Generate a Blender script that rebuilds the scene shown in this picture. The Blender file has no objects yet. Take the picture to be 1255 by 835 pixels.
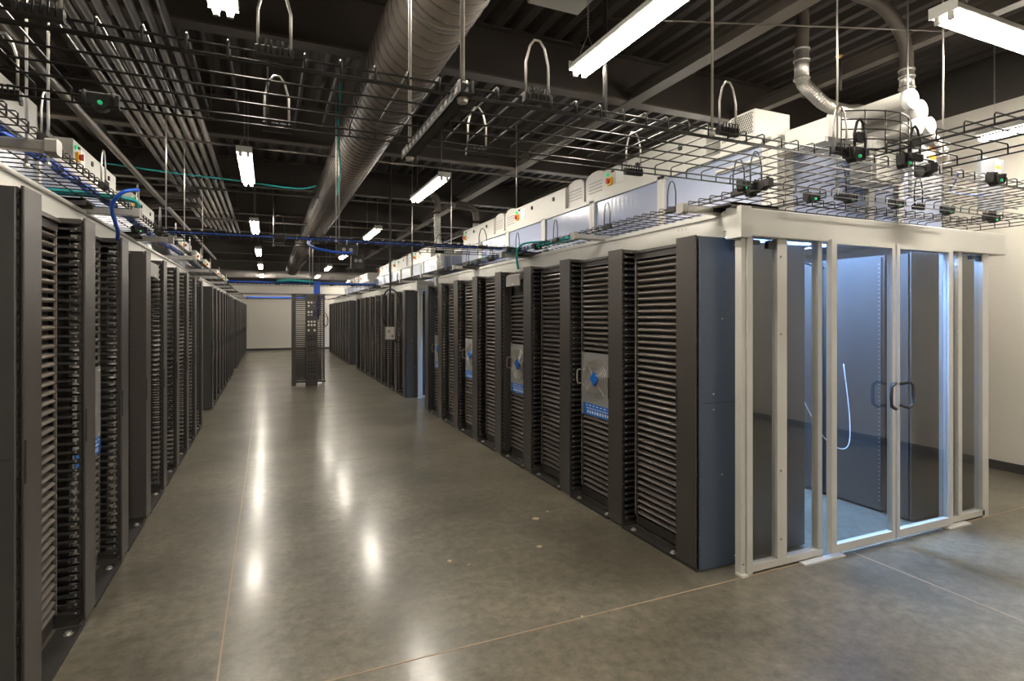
import bpy, math, random
from mathutils import Vector, Matrix
PI = math.pi
random.seed(7)
SC = bpy.context.scene
COL = SC.collection

# ------------------------------------------------------------------ camera, world, exposure
EYE = 1.62; FPX = 686.0; YAW = math.atan((627.5 - 328) / FPX)
cam_d = bpy.data.cameras.new('camera'); cam = bpy.data.objects.new('camera', cam_d); COL.objects.link(cam)
cam.location = (0, 0, EYE); cam.rotation_euler = (PI / 2, 0, -YAW)
cam_d.sensor_width = 36; cam_d.lens = 36 * FPX / 1255; cam_d.shift_y = -30.5 / 1255
cam_d.clip_start = 0.05; cam_d.clip_end = 200
SC.camera = cam
w = bpy.data.worlds.new('world'); SC.world = w; w.use_nodes = True
w.node_tree.nodes['Background'].inputs[0].default_value = (0.9, 0.85, 0.75, 1)
w.node_tree.nodes['Background'].inputs[1].default_value = 0.05
SC.view_settings.view_transform = 'Standard'; SC.view_settings.look = 'None'
SC.view_settings.gamma = 1; SC.view_settings.use_curve_mapping = False
SC.view_settings.exposure = 0.75
try:
    SC.cycles.max_bounces = 10; SC.cycles.transparent_max_bounces = 24; SC.cycles.diffuse_bounces = 5
    SC.cycles.glossy_bounces = 5; SC.cycles.caustics_reflective = False; SC.cycles.caustics_refractive = False
    SC.cycles.sample_clamp_indirect = 6
    SC.cycles.use_denoising = True
except Exception: pass
TUBE_POWER = 62.0      # radiance of a fluorescent tube
BLUE_POWER = 900.0      # cool strip lamps inside the enclosure

# ------------------------------------------------------------------ materials
def mat(name, col, rough=0.5, metal=0.0, bump=0.0, scale=60.0, var=0.0, emit=None, spec=None):
    m = bpy.data.materials.new(name); m.use_nodes = True
    nt = m.node_tree; b = nt.nodes['Principled BSDF']
    b.inputs['Base Color'].default_value = (*col, 1); b.inputs['Roughness'].default_value = rough
    b.inputs['Metallic'].default_value = metal
    if spec is not None: b.inputs['Specular IOR Level'].default_value = spec
    tc = nt.nodes.new('ShaderNodeTexCoord'); nz = nt.nodes.new('ShaderNodeTexNoise')
    nz.inputs['Scale'].default_value = scale; nz.inputs['Detail'].default_value = 4
    nt.links.new(tc.outputs['Object'], nz.inputs['Vector'])
    if var:
        mx = nt.nodes.new('ShaderNodeMix'); mx.data_type = 'RGBA'
        mx.inputs[6].default_value = (*[c * (1 - var) for c in col], 1); mx.inputs[7].default_value = (*[min(1, c * (1 + var)) for c in col], 1)
        nt.links.new(nz.outputs['Fac'], mx.inputs[0]); nt.links.new(mx.outputs[2], b.inputs['Base Color'])
    if bump:
        bp = nt.nodes.new('ShaderNodeBump'); bp.inputs['Strength'].default_value = bump; bp.inputs['Distance'].default_value = 0.002
        nt.links.new(nz.outputs['Fac'], bp.inputs['Height']); nt.links.new(bp.outputs[0], b.inputs['Normal'])
    if emit:
        b.inputs['Emission Color'].default_value = (*emit[0], 1); b.inputs['Emission Strength'].default_value = emit[1]
    return m
M = {
 'black': mat('black_powder_coat', (0.047, 0.041, 0.037), 0.42, bump=0.15, scale=400, var=0.1),
 'panel': mat('blanking_plastic', (0.150, 0.132, 0.118), 0.34, var=0.1, scale=30),
 'deep': mat('matte_black', (0.018, 0.016, 0.015), 0.6, var=0.2),
 'slate': mat('slate_paint', (0.060, 0.080, 0.120), 0.45, bump=0.1, scale=300, var=0.08),
 'darkside': mat('charcoal_and_shaded_slate', (0.050, 0.050, 0.050), 0.5, bump=0.1, scale=300, var=0.08),  # charcoal panels, and slate ones darkened for the shade farther off
 'white': mat('cream_powder_coat', (0.57, 0.56, 0.52), 0.4, var=0.04, scale=8),
 'shaded_white': mat('shaded_white_pvc', (0.27, 0.26, 0.24), 0.4, var=0.03, scale=8),  # white pvc darkened to put the pipes' shade into the colour
 'galv': mat('galvanised_steel', (0.62, 0.60, 0.56), 0.33, 0.85, var=0.15, scale=40),
 'wire': mat('black_wire', (0.040, 0.038, 0.036), 0.28, 0.5, var=0.1),
 'ceil': mat('dark_ceiling_paint', (0.046, 0.037, 0.031), 0.5, var=0.15, scale=3),
 'duct': mat('dark_spiral_duct', (0.095, 0.078, 0.062), 0.5, 0.0, var=0.12, scale=3),
 'conduit': mat('painted_conduit', (0.095, 0.080, 0.066), 0.45, 0.0, var=0.12, scale=5),
 'wall': mat('cream_wall_paint', (0.72, 0.68, 0.61), 0.7, bump=0.1, scale=120, var=0.03),
 'darkwall': mat('dark_upper_wall', (0.055, 0.048, 0.040), 0.6, var=0.1, scale=4),
 'base': mat('dark_rubber_base', (0.05, 0.048, 0.05), 0.5, var=0.1),
 'blue': mat('blue_cable', (0.015, 0.10, 0.55), 0.35, var=0.15),
 'teal': mat('teal_cable', (0.02, 0.36, 0.36), 0.4, var=0.15),
 'hub': mat('blue_hub', (0.01, 0.16, 0.62), 0.4, var=0.05),
 'green': mat('glowing_green', (0.05, 0.75, 0.25), 0.3, emit=((0.05, 0.9, 0.4), 0.12), var=0.02),
 'yellow': mat('yellow_switch', (0.85, 0.45, 0.03), 0.4, var=0.03),
 'red': mat('red_switch', (0.6, 0.06, 0.03), 0.4, var=0.03),
 'orange': mat('orange_sticker', (0.85, 0.36, 0.03), 0.5, var=0.03),
 'silver': mat('silver_fan_plate', (0.40, 0.40, 0.39), 0.34, 0.3, var=0.1),
 'grey': mat('grey_plastic', (0.30, 0.28, 0.26), 0.45, var=0.06),
 'bluegrey': mat('pale_grey_board', (0.34, 0.36, 0.40), 0.5, var=0.04, scale=5),
 'brass': mat('brass', (0.6, 0.35, 0.12), 0.3, 0.9, var=0.05),
 'label': mat('paper_label', (0.8, 0.8, 0.78), 0.6, var=0.02),
 'tube': mat('fluorescent_tube', (1, 1, 1), 0.4, emit=((1.0, 0.92, 0.80), TUBE_POWER)),
 'cooltube': mat('cool_tube', (1, 1, 1), 0.4, emit=((0.26, 0.50, 1.0), BLUE_POWER)),
}
def glass(name, tint, refl_ior=1.5, rough=0.0):
    m = bpy.data.materials.new(name); m.use_nodes = True; nt = m.node_tree; nt.nodes.clear()
    o = nt.nodes.new('ShaderNodeOutputMaterial'); t = nt.nodes.new('ShaderNodeBsdfTransparent'); g = nt.nodes.new('ShaderNodeBsdfGlossy')
    f = nt.nodes.new('ShaderNodeFresnel'); f.inputs['IOR'].default_value = refl_ior
    t.inputs[0].default_value = (*tint, 1); g.inputs['Roughness'].default_value = rough
    mx = nt.nodes.new('ShaderNodeMixShader')
    ge = nt.nodes.new('ShaderNodeNewGeometry'); sb_ = nt.nodes.new('ShaderNodeMath'); sb_.operation = 'SUBTRACT'; sb_.inputs[0].default_value = 1
    ml = nt.nodes.new('ShaderNodeMath'); ml.operation = 'MULTIPLY'
    nt.links.new(ge.outputs['Backfacing'], sb_.inputs[1]); nt.links.new(sb_.outputs[0], ml.inputs[0]); nt.links.new(f.outputs[0], ml.inputs[1])
    nt.links.new(ml.outputs[0], mx.inputs[0]); nt.links.new(t.outputs[0], mx.inputs[1]); nt.links.new(g.outputs[0], mx.inputs[2]); nt.links.new(mx.outputs[0], o.inputs[0])
    return m
M['glass'] = glass('clear_glass', (0.94, 0.96, 0.97), 1.9)
M['acrylic'] = glass('acrylic', (0.85, 0.85, 0.85), 1.5, 0.05)
def poly():
    m = bpy.data.materials.new('ribbed_polycarbonate'); m.use_nodes = True; nt = m.node_tree; nt.nodes.clear()
    o = nt.nodes.new('ShaderNodeOutputMaterial'); t = nt.nodes.new('ShaderNodeBsdfTranslucent'); p = nt.nodes.new('ShaderNodeBsdfPrincipled')
    t.inputs[0].default_value = (0.85, 0.88, 0.95, 1); p.inputs['Base Color'].default_value = (0.34, 0.38, 0.50, 1); p.inputs['Roughness'].default_value = 0.2
    wv = nt.nodes.new('ShaderNodeTexWave'); wv.inputs['Scale'].default_value = 9; wv.bands_direction = 'DIAGONAL'
    tc = nt.nodes.new('ShaderNodeTexCoord'); mp = nt.nodes.new('ShaderNodeMapping'); mp.inputs['Scale'].default_value = (1, 1, 0)
    bp = nt.nodes.new('ShaderNodeBump'); bp.inputs['Strength'].default_value = 0.2; bp.inputs['Distance'].default_value = 0.003
    nt.links.new(tc.outputs['Object'], mp.inputs[0]); nt.links.new(mp.outputs[0], wv.inputs[0]); nt.links.new(wv.outputs['Fac'], bp.inputs['Height']); nt.links.new(bp.outputs[0], p.inputs['Normal'])
    mx = nt.nodes.new('ShaderNodeMixShader'); mx.inputs[0].default_value = 0.04
    nt.links.new(p.outputs[0], mx.inputs[1]); nt.links.new(t.outputs[0], mx.inputs[2]); nt.links.new(mx.outputs[0], o.inputs[0])
    return m
M['poly'] = poly()
def floor_mat():
    m = bpy.data.materials.new('polished_concrete'); m.use_nodes = True; nt = m.node_tree; b = nt.nodes['Principled BSDF']; L = nt.links.new
    tc = nt.nodes.new('ShaderNodeTexCoord')
    def noise(s, d, r=0.6, dist=0.0):
        n = nt.nodes.new('ShaderNodeTexNoise'); n.inputs['Scale'].default_value = s; n.inputs['Detail'].default_value = d; n.inputs['Roughness'].default_value = r
        n.inputs['Distortion'].default_value = dist; L(tc.outputs['Object'], n.inputs['Vector']); return n
    a = noise(1.1, 6, 0.55, 0.0); c = noise(14, 8, 0.75); e = noise(90, 3)
    r1 = nt.nodes.new('ShaderNodeValToRGB'); r1.color_ramp.elements[0].position = 0.36; r1.color_ramp.elements[1].position = 0.66
    r1.color_ramp.elements[0].color = (0.095, 0.086, 0.065, 1); r1.color_ramp.elements[1].color = (0.20, 0.182, 0.142, 1)
    L(a.outputs['Fac'], r1.inputs[0])
    r2 = nt.nodes.new('ShaderNodeValToRGB'); r2.color_ramp.elements[0].position = 0.32; r2.color_ramp.elements[1].position = 0.72
    r2.color_ramp.elements[0].color = (0.52, 0.51, 0.48, 1); r2.color_ramp.elements[1].color = (1.45, 1.44, 1.40, 1)
    L(c.outputs['Fac'], r2.inputs[0])
    mx = nt.nodes.new('ShaderNodeMix'); mx.data_type = 'RGBA'; mx.blend_type = 'MULTIPLY'; mx.inputs[0].default_value = 1
    L(r1.outputs[0], mx.inputs[6]); L(r2.outputs[0], mx.inputs[7])
    # a few pale scuffs
    r3 = nt.nodes.new('ShaderNodeValToRGB'); r3.color_ramp.elements[0].position = 0.55; r3.color_ramp.elements[1].position = 0.80; r3.color_ramp.elements[1].color = (.6, .6, .6, 1)
    s = noise(6.5, 9, 0.78, 0.0); L(s.outputs['Fac'], r3.inputs[0])
    mx2 = nt.nodes.new('ShaderNodeMix'); mx2.data_type = 'RGBA'; mx2.inputs[7].default_value = (0.27, 0.24, 0.19, 1)
    L(r3.outputs[0], mx2.inputs[0]); L(mx.outputs[2], mx2.inputs[6]); L(mx2.outputs[2], b.inputs['Base Color'])
    mr = nt.nodes.new('ShaderNodeMapRange'); mr.inputs[1].default_value = 0.3; mr.inputs[2].default_value = 0.75; mr.inputs[3].default_value = 0.285; mr.inputs[4].default_value = 0.36
    L(c.outputs['Fac'], mr.inputs[0]); L(mr.outputs[0], b.inputs['Roughness'])
    bp = nt.nodes.new('ShaderNodeBump'); bp.inputs['Strength'].default_value = 0.05; bp.inputs['Distance'].default_value = 0.001
    L(a.outputs['Fac'], bp.inputs['Height']); L(bp.outputs[0], b.inputs['Normal'])
    b.inputs['Specular IOR Level'].default_value = 0.5; b.inputs['Coat Weight'].default_value = 0.45; b.inputs['Coat Roughness'].default_value = 0.165; L(bp.outputs[0], b.inputs['Coat Normal'])
    return m
M['floor'] = floor_mat()
M['joint'] = mat('joint_sealant', (0.36, 0.27, 0.18), 0.6, var=0.2, scale=30)
M['pale'] = mat('pale_patch', (0.55, 0.46, 0.30), 0.6, var=0.2, scale=30)

# ------------------------------------------------------------------ mesh builder
class MB:
    def __init__(s): s.v = []; s.f = []; s.m = []; s.sm = []
    def box(s, x0, x1, y0, y1, z0, z1, mi=0):
        b = len(s.v)
        s.v += [(x, y, z) for z in (z0, z1) for y in (y0, y1) for x in (x0, x1)]
        for q in ((0, 2, 3, 1), (4, 5, 7, 6), (0, 1, 5, 4), (2, 6, 7, 3), (0, 4, 6, 2), (1, 3, 7, 5)):
            s.f.append(tuple(b + i for i in q)); s.m.append(mi); s.sm.append(False)
        return s
    def bbox(s, x0, x1, y0, y1, z0, z1, r, mi=0, axis='z'):
        """box with the four edges along `axis` chamfered by r"""
        if axis == 'z': pts = [(x0 + r, y0), (x1 - r, y0), (x1, y0 + r), (x1, y1 - r), (x1 - r, y1), (x0 + r, y1), (x0, y1 - r), (x0, y0 + r)]; f = lambda p, t: (p[0], p[1], t); t0, t1 = z0, z1
        elif axis == 'y': pts = [(x0 + r, z0), (x0, z0 + r), (x0, z1 - r), (x0 + r, z1), (x1 - r, z1), (x1, z1 - r), (x1, z0 + r), (x1 - r, z0)]; f = lambda p, t: (p[0], t, p[1]); t0, t1 = y0, y1
        else: pts = [(y0 + r, z0), (y1 - r, z0), (y1, z0 + r), (y1, z1 - r), (y1 - r, z1), (y0 + r, z1), (y0, z1 - r), (y0, z0 + r)]; f = lambda p, t: (t, p[0], p[1]); t0, t1 = x0, x1
        return s.extr([f(p, t0) for p in pts], [f(p, t1) for p in pts], mi)
    def extr(s, A, B, mi=0, cap=True, smooth=False):
        b = len(s.v); n = len(A); s.v += [tuple(p) for p in A] + [tuple(p) for p in B]
        for i in range(n):
            j = (i + 1) % n; s.f.append((b + i, b + j, b + n + j, b + n + i)); s.m.append(mi); s.sm.append(smooth)
        if cap:
            s.f.append(tuple(b + i for i in reversed(range(n)))); s.m.append(mi); s.sm.append(False)
            s.f.append(tuple(b + n + i for i in range(n))); s.m.append(mi); s.sm.append(False)
        return s
    def tube(s, pts, r, n=6, mi=0, closed=False, smooth=True):
        P = [Vector(p) for p in pts]; N = len(P); b0 = len(s.v)
        up = None
        for i in range(N):
            if closed: t = P[(i + 1) % N] - P[i - 1]
            else: t = P[min(i + 1, N - 1)] - P[max(i - 1, 0)]
            if t.length < 1e-9: t = Vector((0, 0, 1))
            t.normalize()
            if up is None: up = Vector((0, 0, 1)) if abs(t.z) < .9 else Vector((1, 0, 0))
            u = up - t * up.dot(t)
            if u.length < 1e-6: u = t.orthogonal()
            u.normalize(); up = u; vv = t.cross(u)
            rr = r[i] if isinstance(r, (list, tuple)) else r
            for k in range(n):
                a = 2 * PI * k / n + PI / n
                s.v.append(tuple(P[i] + (u * math.cos(a) + vv * math.sin(a)) * rr))
        for i in range(N if closed else N - 1):
            a = b0 + i * n; c = b0 + ((i + 1) % N) * n
            for k in range(n):
                k2 = (k + 1) % n; s.f.append((a + k, a + k2, c + k2, c + k)); s.m.append(mi); s.sm.append(smooth)
        if not closed:
            s.f.append(tuple(b0 + k for k in reversed(range(n)))); s.m.append(mi); s.sm.append(False)
            s.f.append(tuple(b0 + (N - 1) * n + k for k in range(n))); s.m.append(mi); s.sm.append(False)
        return s
    def cyl(s, a, b, r, n=16, mi=0): return s.tube([a, b], r, n, mi)
    def build(s, name, mats, parent=None, loc=None):
        me = bpy.data.meshes.new(name); me.from_pydata(s.v, [], s.f)
        if not isinstance(mats, (list, tuple)): mats = [mats]
        for m in mats: me.materials.append(M[m] if isinstance(m, str) else m)
        me.polygons.foreach_set('material_index', s.m); me.polygons.foreach_set('use_smooth', s.sm); me.update()
        o = bpy.data.objects.new(name, me); COL.objects.link(o)
        if parent: o.parent = parent
        if loc: o.location = loc
        return o
def tag(o, label=None, cat=None, group=None, kind=None):
    if label: o['label'] = label
    if cat: o['category'] = cat
    if group: o['group'] = group
    if kind: o['kind'] = kind
    return o
def empty(name, loc=(0, 0, 0), rz=0):
    o = bpy.data.objects.new(name, None); COL.objects.link(o); o.location = loc; o.rotation_euler = (0, 0, rz); o.empty_display_size = .1
    return o
KIDS = {}
def copy_tree(o, parent=None):
    c = o.copy(); COL.objects.link(c)
    if parent: c.parent = parent
    for ch in [x for x in o.children]: copy_tree(ch, c)
    return c
def arc(cx, cz, r, a0, a1, n, f): return [f(cx + r * math.cos(a0 + (a1 - a0) * i / n), cz + r * math.sin(a0 + (a1 - a0) * i / n)) for i in range(n + 1)]
def smooth_path(pts, k=6):
    P = [Vector(p) for p in pts]; out = []
    for i in range(len(P) - 1):
        p0 = P[max(i - 1, 0)]; p1 = P[i]; p2 = P[i + 1]; p3 = P[min(i + 2, len(P) - 1)]
        for j in range(k):
            t = j / k
            out.append(0.5 * ((2 * p1) + (p2 - p0) * t + (2 * p0 - 5 * p1 + 4 * p2 - p3) * t * t + (3 * p1 - p0 - 3 * p2 + p3) * t ** 3))
    out.append(P[-1]); return out
ORD = ['first', 'second', 'third', 'fourth', 'fifth', 'sixth', 'seventh', 'eighth', 'ninth', 'tenth', 'eleventh', 'twelfth']

# ------------------------------------------------------------------ setting
XF, XL = 2.476, -0.875           # front planes of the two rows
Y0 = 2.77; PITCH = 0.805; PW = 0.20; GROUP = 8.15
XW, XE = -6.5, 7.05; YS, YN = -6.5, 28.5; ZC = 4.42
def struct(o): o['kind'] = 'structure'; return o
fl = MB().box(XW - .3, XE + .3, YS - .3, YN + .3, -.2, 0).build('floor', 'floor'); struct(fl)
j = MB()
for x in (-.205, 3.67): j.box(x - .004, x + .004, YS, YN, 0, .0012)
j.box(-4.08 - .004, -4.08 + .004, YS, YN, 0, .0012)
for y in (2.60, 6.5, 10.4, 14.3, 18.2, 22.1, 26, -1.3): j.box(XW, XE, y - (.004 if y == 2.60 else .0012), y + (.004 if y == 2.60 else .0012), 0, .0012)
struct(j.build('trim_1', 'joint'))
p = MB()
for (x, y, r) in ((1.745, 3.52, .022), (1.96, 4.02, .03), (2.12, 4.12, .014), (1.10, 3.55, .016), (1.2, 3.45, .008), (1.55, 2.61, .008)):
    n = 12; b = [(x + r * random.uniform(.8, 1.1) * math.cos(2 * PI * k / n), y + r * random.uniform(.8, 1.1) * math.sin(2 * PI * k / n), .0003) for k in range(n)]
    p.extr(b, [(q[0], q[1], .0016) for q in b])
struct(p.build('trim_2', 'pale'))
struct(MB().box(XE, XE + .2, YS, YN, 0, 3.86).build('wall_right', 'wall'))
struct(MB().box(XE, XE + .2, YS, YN, 3.86, ZC + .1).build('wall_right_upper', 'darkwall'))
struct(MB().box(XW, XE, YN, YN + .2, 0, 3.2).build('wall_back', 'wall'))
struct(MB().box(XW, XE, YN, YN + .2, 3.2, ZC + .1).build('wall_back_upper', 'darkwall'))
struct(MB().box(XW - .2, XW, YS, YN, 0, ZC + .1).build('wall_left', 'wall'))
struct(MB().box(XW, XE, YS - .2, YS, 0, ZC + .1).build('wall_front', 'wall'))
struct(MB().box(XE - .012, XE, YS, YN, 0, .095).build('baseboard_right', 'base'))
struct(MB().box(XW, XE, YN - .012, YN, 0, .10).build('baseboard_back', 'base'))
struct(MB().box(XW, XE, YS, YS + .012, 0, .10).build('baseboard_front', 'base'))
d = MB(); x = XW
while x < XE + .1:          # corrugated deck, ribs run along the aisle
    A = [(x, ZC), (x + .06, ZC - .055), (x + .13, ZC - .055), (x + .19, ZC), (x + .21, ZC), (x + .21, ZC + .03), (x, ZC + .03)]
    d.extr([(a, YS, c) for a, c in A], [(a, YN, c) for a, c in A]); x += .21
struct(d.build('ceiling', 'ceil'))
bi = 0
for y in (-4.0, -1.0, 2.15, 5.0, 7.92, 10.85, 13.8, 16.7, 19.6, 22.6, 25.6):       # steel beams across the room
    b = MB().box(XW, XE, y - .012, y + .012, 3.9, 4.38).box(XW, XE, y - .075, y + .075, 3.885, 3.905, 1).box(XW, XE, y - .075, y + .075, 4.355, 4.375)
    bi += 1; struct(b.build('beam_%d' % bi, ['ceil', 'duct']))
for x, z, wd in ((3.56, 3.90, .075), (5.0, 3.90, .05), (-2.6, 3.9, .06)):           # beams along the room
    b = MB().box(x - wd, x + wd, YS, YN, z - .02, z).box(x - .01, x + .01, YS, YN, z, z + .12)
    b.box(x - wd, x + wd, YS, YN, z + .1, z + .115)
    bi += 1; struct(b.build('beam_%d' % bi, 'conduit'))

# ------------------------------------------------------------------ lights
def fixture(x, y, z, label, ln=1.45, rz=0, chain_top=ZC - .05):
    t = empty('fluorescent_light', (x, y, z), rz)
    h = MB(); hl = ln / 2; k_ = .66
    h.extr([(-.07, -hl, .10), (.07, -hl, .10), (.115, -hl, .045), (.105, -hl, .040), (.06, -hl, .06), (-.06, -hl, .06), (-.105, -hl, .040), (-.115, -hl, .045)],
           [(-.07, hl, .10), (.07, hl, .10), (.115, hl, .045), (.105, hl, .040), (.06, hl, .06), (-.06, hl, .06), (-.105, hl, .040), (-.115, hl, .045)])
    for s in (-1, 1): h.box(-.115, .115, s * hl - .004, s * hl + .004, .035, .10)
    h.v = [(a * k_, b, c) for a, b, c in h.v]; h.build('housing', 'white', t)
    for s in (-1, 1):
        for q in (-.034, .034): MB().bbox(q - .016, q + .016, s * (hl - .012) - .012, s * (hl - .012) + .012, -.005, .06, .006).build('lamp_holder', 'white', t)
    for q in (-.034, .034):
        MB().cyl((q, -hl + .02, .018), (q, hl - .02, .018), .019, 12).build('tube', 'tube', t)
    for s in (-1, 1):
        c = MB(); yy = s * (hl - .12); top = chain_top - z
        c.tube([(-.06, yy, .10), (0, yy, .24), (.06, yy, .10)], .002, 4)
        k = .24
        zz = .24
        i = 0
        while zz < top and i < 80:
            if i % 2: c.tube([(-.005, yy, zz), (-.005, yy, zz + .026), (.005, yy, zz + .026), (.005, yy, zz)], .0015, 3, closed=True)
            else: c.tube([(0, yy - .005, zz), (0, yy - .005, zz + .026), (0, yy + .005, zz + .026), (0, yy + .005, zz)], .0015, 3, closed=True)
            zz += .022; i += 1
        c.build('chain', 'galv', t)
    tag(t, label, 'ceiling light', 'fluorescent lights hung from the ceiling')
ZF = 3.25
for i, (x, y) in enumerate(((1.95, 2.60), (1.95, 7.22), (1.95, 11.6), (1.95, 16.1), (1.95, 20.6), (1.95, 25.0))):
    fixture(x, y, ZF, 'twin tube fluorescent light on chains beside the spiral duct, %s from the camera' % ORD[i])
for i, y in enumerate((2.7, 7.05, 11.6, 16.1, 20.7, 25.4)):
    fixture(-.22, y, ZF, 'twin tube fluorescent light on chains beside the conduit bundle, %s from the camera' % (ORD[i]))
fixture(4.27, 1.95, ZF + .06, 'twin tube fluorescent light turned crosswise above the enclosure end', rz=PI / 2)
for i, y in enumerate((2.33, 7.0, 11.6, 16.1, 20.6, 25.0)):  # only the nearest shows; the others are unseen lamps added for light
    fixture(6.11, y, ZF, 'twin tube light by the plain side wall, added past the first, %s from the camera' % ORD[i])
for i, (x, y) in enumerate(((-.22, -1.8), (1.95, -1.8), (4.3, -2.2), (6.11, -2.4), (1.95, -5), (-3.6, 2.7), (-3.6, 7.2), (-3.6, 11.6), (-3.6, 16.1), (-3.6, 21), (-3.6, 26.8))):  # unseen lamps added for light behind the camera and beside the rows
    fixture(x, y, ZF, 'unseen twin tube light added for brightness away from the main aisle, %s of these' % ORD[i])
fixture(3.6, 27.3, ZF, 'twin tube fluorescent light close to the far wall above the enclosure row')
for i, y in enumerate((3.35, 4.9, 6.6, 8.4, 12.4, 15.4, 20.6, 23.6)):       # strip lamps under the roof of the enclosures
    t = empty('cool_strip_light', (4.03, y, 2.74))
    MB().bbox(-.05, .05, -.6, .6, .015, .06, .01, axis='y').build('housing', 'white', t)
    MB().cyl((0, -.58, 0), (0, .58, 0), .016, 10).build('tube', 'cooltube', t)
    tag(t, 'cool blue-white strip light under the enclosure roof, %s from the glass doors' % ORD[i], 'strip light', 'cool strip lights inside the enclosures')

# ------------------------------------------------------------------ racks
NU = 42; UP = .0465; ZB = .095
def panel_mb(z=0):
    m = MB(); Y1 = .595
    pr = [(.144, .008), (.126, .010), (.115, .015), (.111, .021), (.115, .028), (.126, .033), (.144, .035), (.146, .008)]
    m.extr([(a, .045, z + c) for a, c in pr], [(a, Y1 - .035, z + c) for a, c in pr])
    # latches at both ends
    for y0, y1 in ((.012, .045), (Y1 - .035, Y1 - .004)):
        m.box(.130, .146, y0, y1, z + .006, z + .036, 1)
        m.tube([(.130, (y0 + y1) / 2, z + .021), (.114, (y0 + y1) / 2, z + .021)], [.013, .008], 6, 1, smooth=False)
    return m
def rack_parts(t, mode='single', fan=False, sign=False, open_u=(), simple=False):
    W = .605
    b = MB()
    b.box(.13, .97, .0, .012, .03, 2.10).box(.13, .97, W - .012, W, .03, 2.10).box(.10, .97, 0, W, 2.095, 2.115).box(.13, .97, 0, W, .02, .05)
    b.box(.955, .97, 0, W, .05, 2.10); b.box(.115, .15, 0, W, 2.05, 2.11)
    b.box(.13, .15, .0, W, .05, .088)
    bo_ = b.build('cabinet_body', 'black', t)
    MB().box(.15, .16, .012, W - .012, .05, 2.09).build('gap_shade_backing', 'deep', bo_)  # black sheet standing in for the shade in the panel gaps
    r = MB()
    for y0 in (0, W - .012): r.box(.118, .15, y0, y0 + .012, .09, 2.05)
    r.build('mounting_rail', 'panel', t)
    bp = MB().box(.0, .12, .0, W, 0, .006).box(.0, .004, 0, W, 0, .02); q = bp.build('base_plate', 'deep', t)
    bo = MB()
    for y in (.08, W - .08): bo.cyl((.05, y, .006), (.05, y, .02), .014, 8); bo.cyl((.05, y, .005), (.05, y, .009), .022, 10)
    bo.build('anchor_bolt', 'galv', q)
    fz = (ZB + 14 * UP, ZB + 14 * UP + .5)
    us = [k for k in range(NU) if not (fan and 14 <= k <= 25) and not (sign and k >= NU - 4) and k not in open_u]
    if mode == 'single':
        for k in us:
            o = bpy.data.objects.new('blanking_panel', PANEL_ME); COL.objects.link(o); o.parent = t; o.location = (0, 0, ZB + k * UP)
    else:
        m = MB()
        for k in us:
            if simple:
                z = ZB + k * UP; m.extr([(.142, .03, z + .006), (.113, .03, z + .016), (.116, .03, z + .028), (.142, .03, z + .036)], [(.142, .58, z + .006), (.113, .58, z + .016), (.116, .58, z + .028), (.142, .58, z + .036)])
            else:
                q2 = panel_mb(ZB + k * UP); o0 = len(m.v); m.v += q2.v; m.f += [tuple(i + o0 for i in f) for f in q2.f]; m.m += q2.m; m.sm += q2.sm
        m.build('blanking_panels', ['panel', 'deep'], t)
    if open_u:
        m = MB()
        for k in open_u:
            z = ZB + k * UP
            if k % 2 == 0: m.box(.13, .144, .03, .575, z + .002, z + .006)
            for y in (.02, .06, .55, .585): m.box(.120, .138, y - .006, y + .006, z + .01, z + .03)
        m.build('empty_slots', 'panel', t)
    if fan:
        f = MB().box(.110, .114, .02, W - .02, fz[0], fz[1] + .05).build('fan_plate', 'silver', t); f.location = (0, 0, 0)
        cy, cz = W / 2 + .035, fz[0] + .33
        MB().cyl((.108, cy, cz), (.111, cy, cz), .176, 32).build('fan_opening', 'grey', f)
        g = MB()
        for rr in (.05, .068, .086, .104, .122, .140, .158, .172):
            g.tube([(.100 - .012 * (1 - rr / .172), cy + rr * math.cos(2 * PI * k / 28), cz + rr * math.sin(2 * PI * k / 28)) for k in range(28)], .0022, 5, closed=True)
        for a in (PI / 4, 3 * PI / 4, 5 * PI / 4, 7 * PI / 4):
            g.tube([(.086, cy + .03 * math.cos(a), cz + .03 * math.sin(a)), (.102, cy + .20 * math.cos(a), cz + .20 * math.sin(a))], .0035, 5)
        g.build('fan_grille', 'galv', f)
        hb = MB().cyl((.080, cy, cz), (.094, cy, cz), .046, 20)
        for a in (0, PI / 2, PI, 3 * PI / 2): hb.cyl((.080, cy + .04 * math.cos(a), cz + .04 * math.sin(a)), (.092, cy + .04 * math.cos(a), cz + .04 * math.sin(a)), .02, 8)
        hb.build('fan_hub', 'hub', f)
        sc = MB()
        for yy in (.06, W - .06):
            for k in range(4): sc.cyl((.104, yy, fz[0] + .12 + k * .135), (.111, yy, fz[0] + .12 + k * .135), .011, 8)
        sc.build('screw', 'galv', f)
        lb = MB().box(.106, .110, .04, W - .06, fz[0] + .005, fz[0] + .105).build('instruction_label', 'hub', f)
        tx = MB()
        for k in range(8): tx.box(.1045, .1065, .07 + k * .058, .07 + k * .058 + .03, fz[0] + .085, fz[0] + .093)
        for k in range(14):
            y = .09 + k * .030; tx.tube([(.105, y, fz[0] + .055), (.105, y + .010, fz[0] + .072), (.105, y + .022, fz[0] + .056)], .0022, 4)
        for k in range(10): tx.box(.1045, .1065, .10 + k * .04, .10 + k * .04 + .022, fz[0] + .02 , fz[0] + .045 )
        tx.build('white_print', 'label', lb)
        hd = MB().tube(smooth_path([(.11, W - .015, cz - .06), (.075, W - .012, cz - .057), (.068, W - .012, cz), (.075, W - .012, cz + .057), (.11, W - .015, cz + .06)], 4), .006, 6)
        hd.build('pull_handle', 'grey', f)
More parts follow.
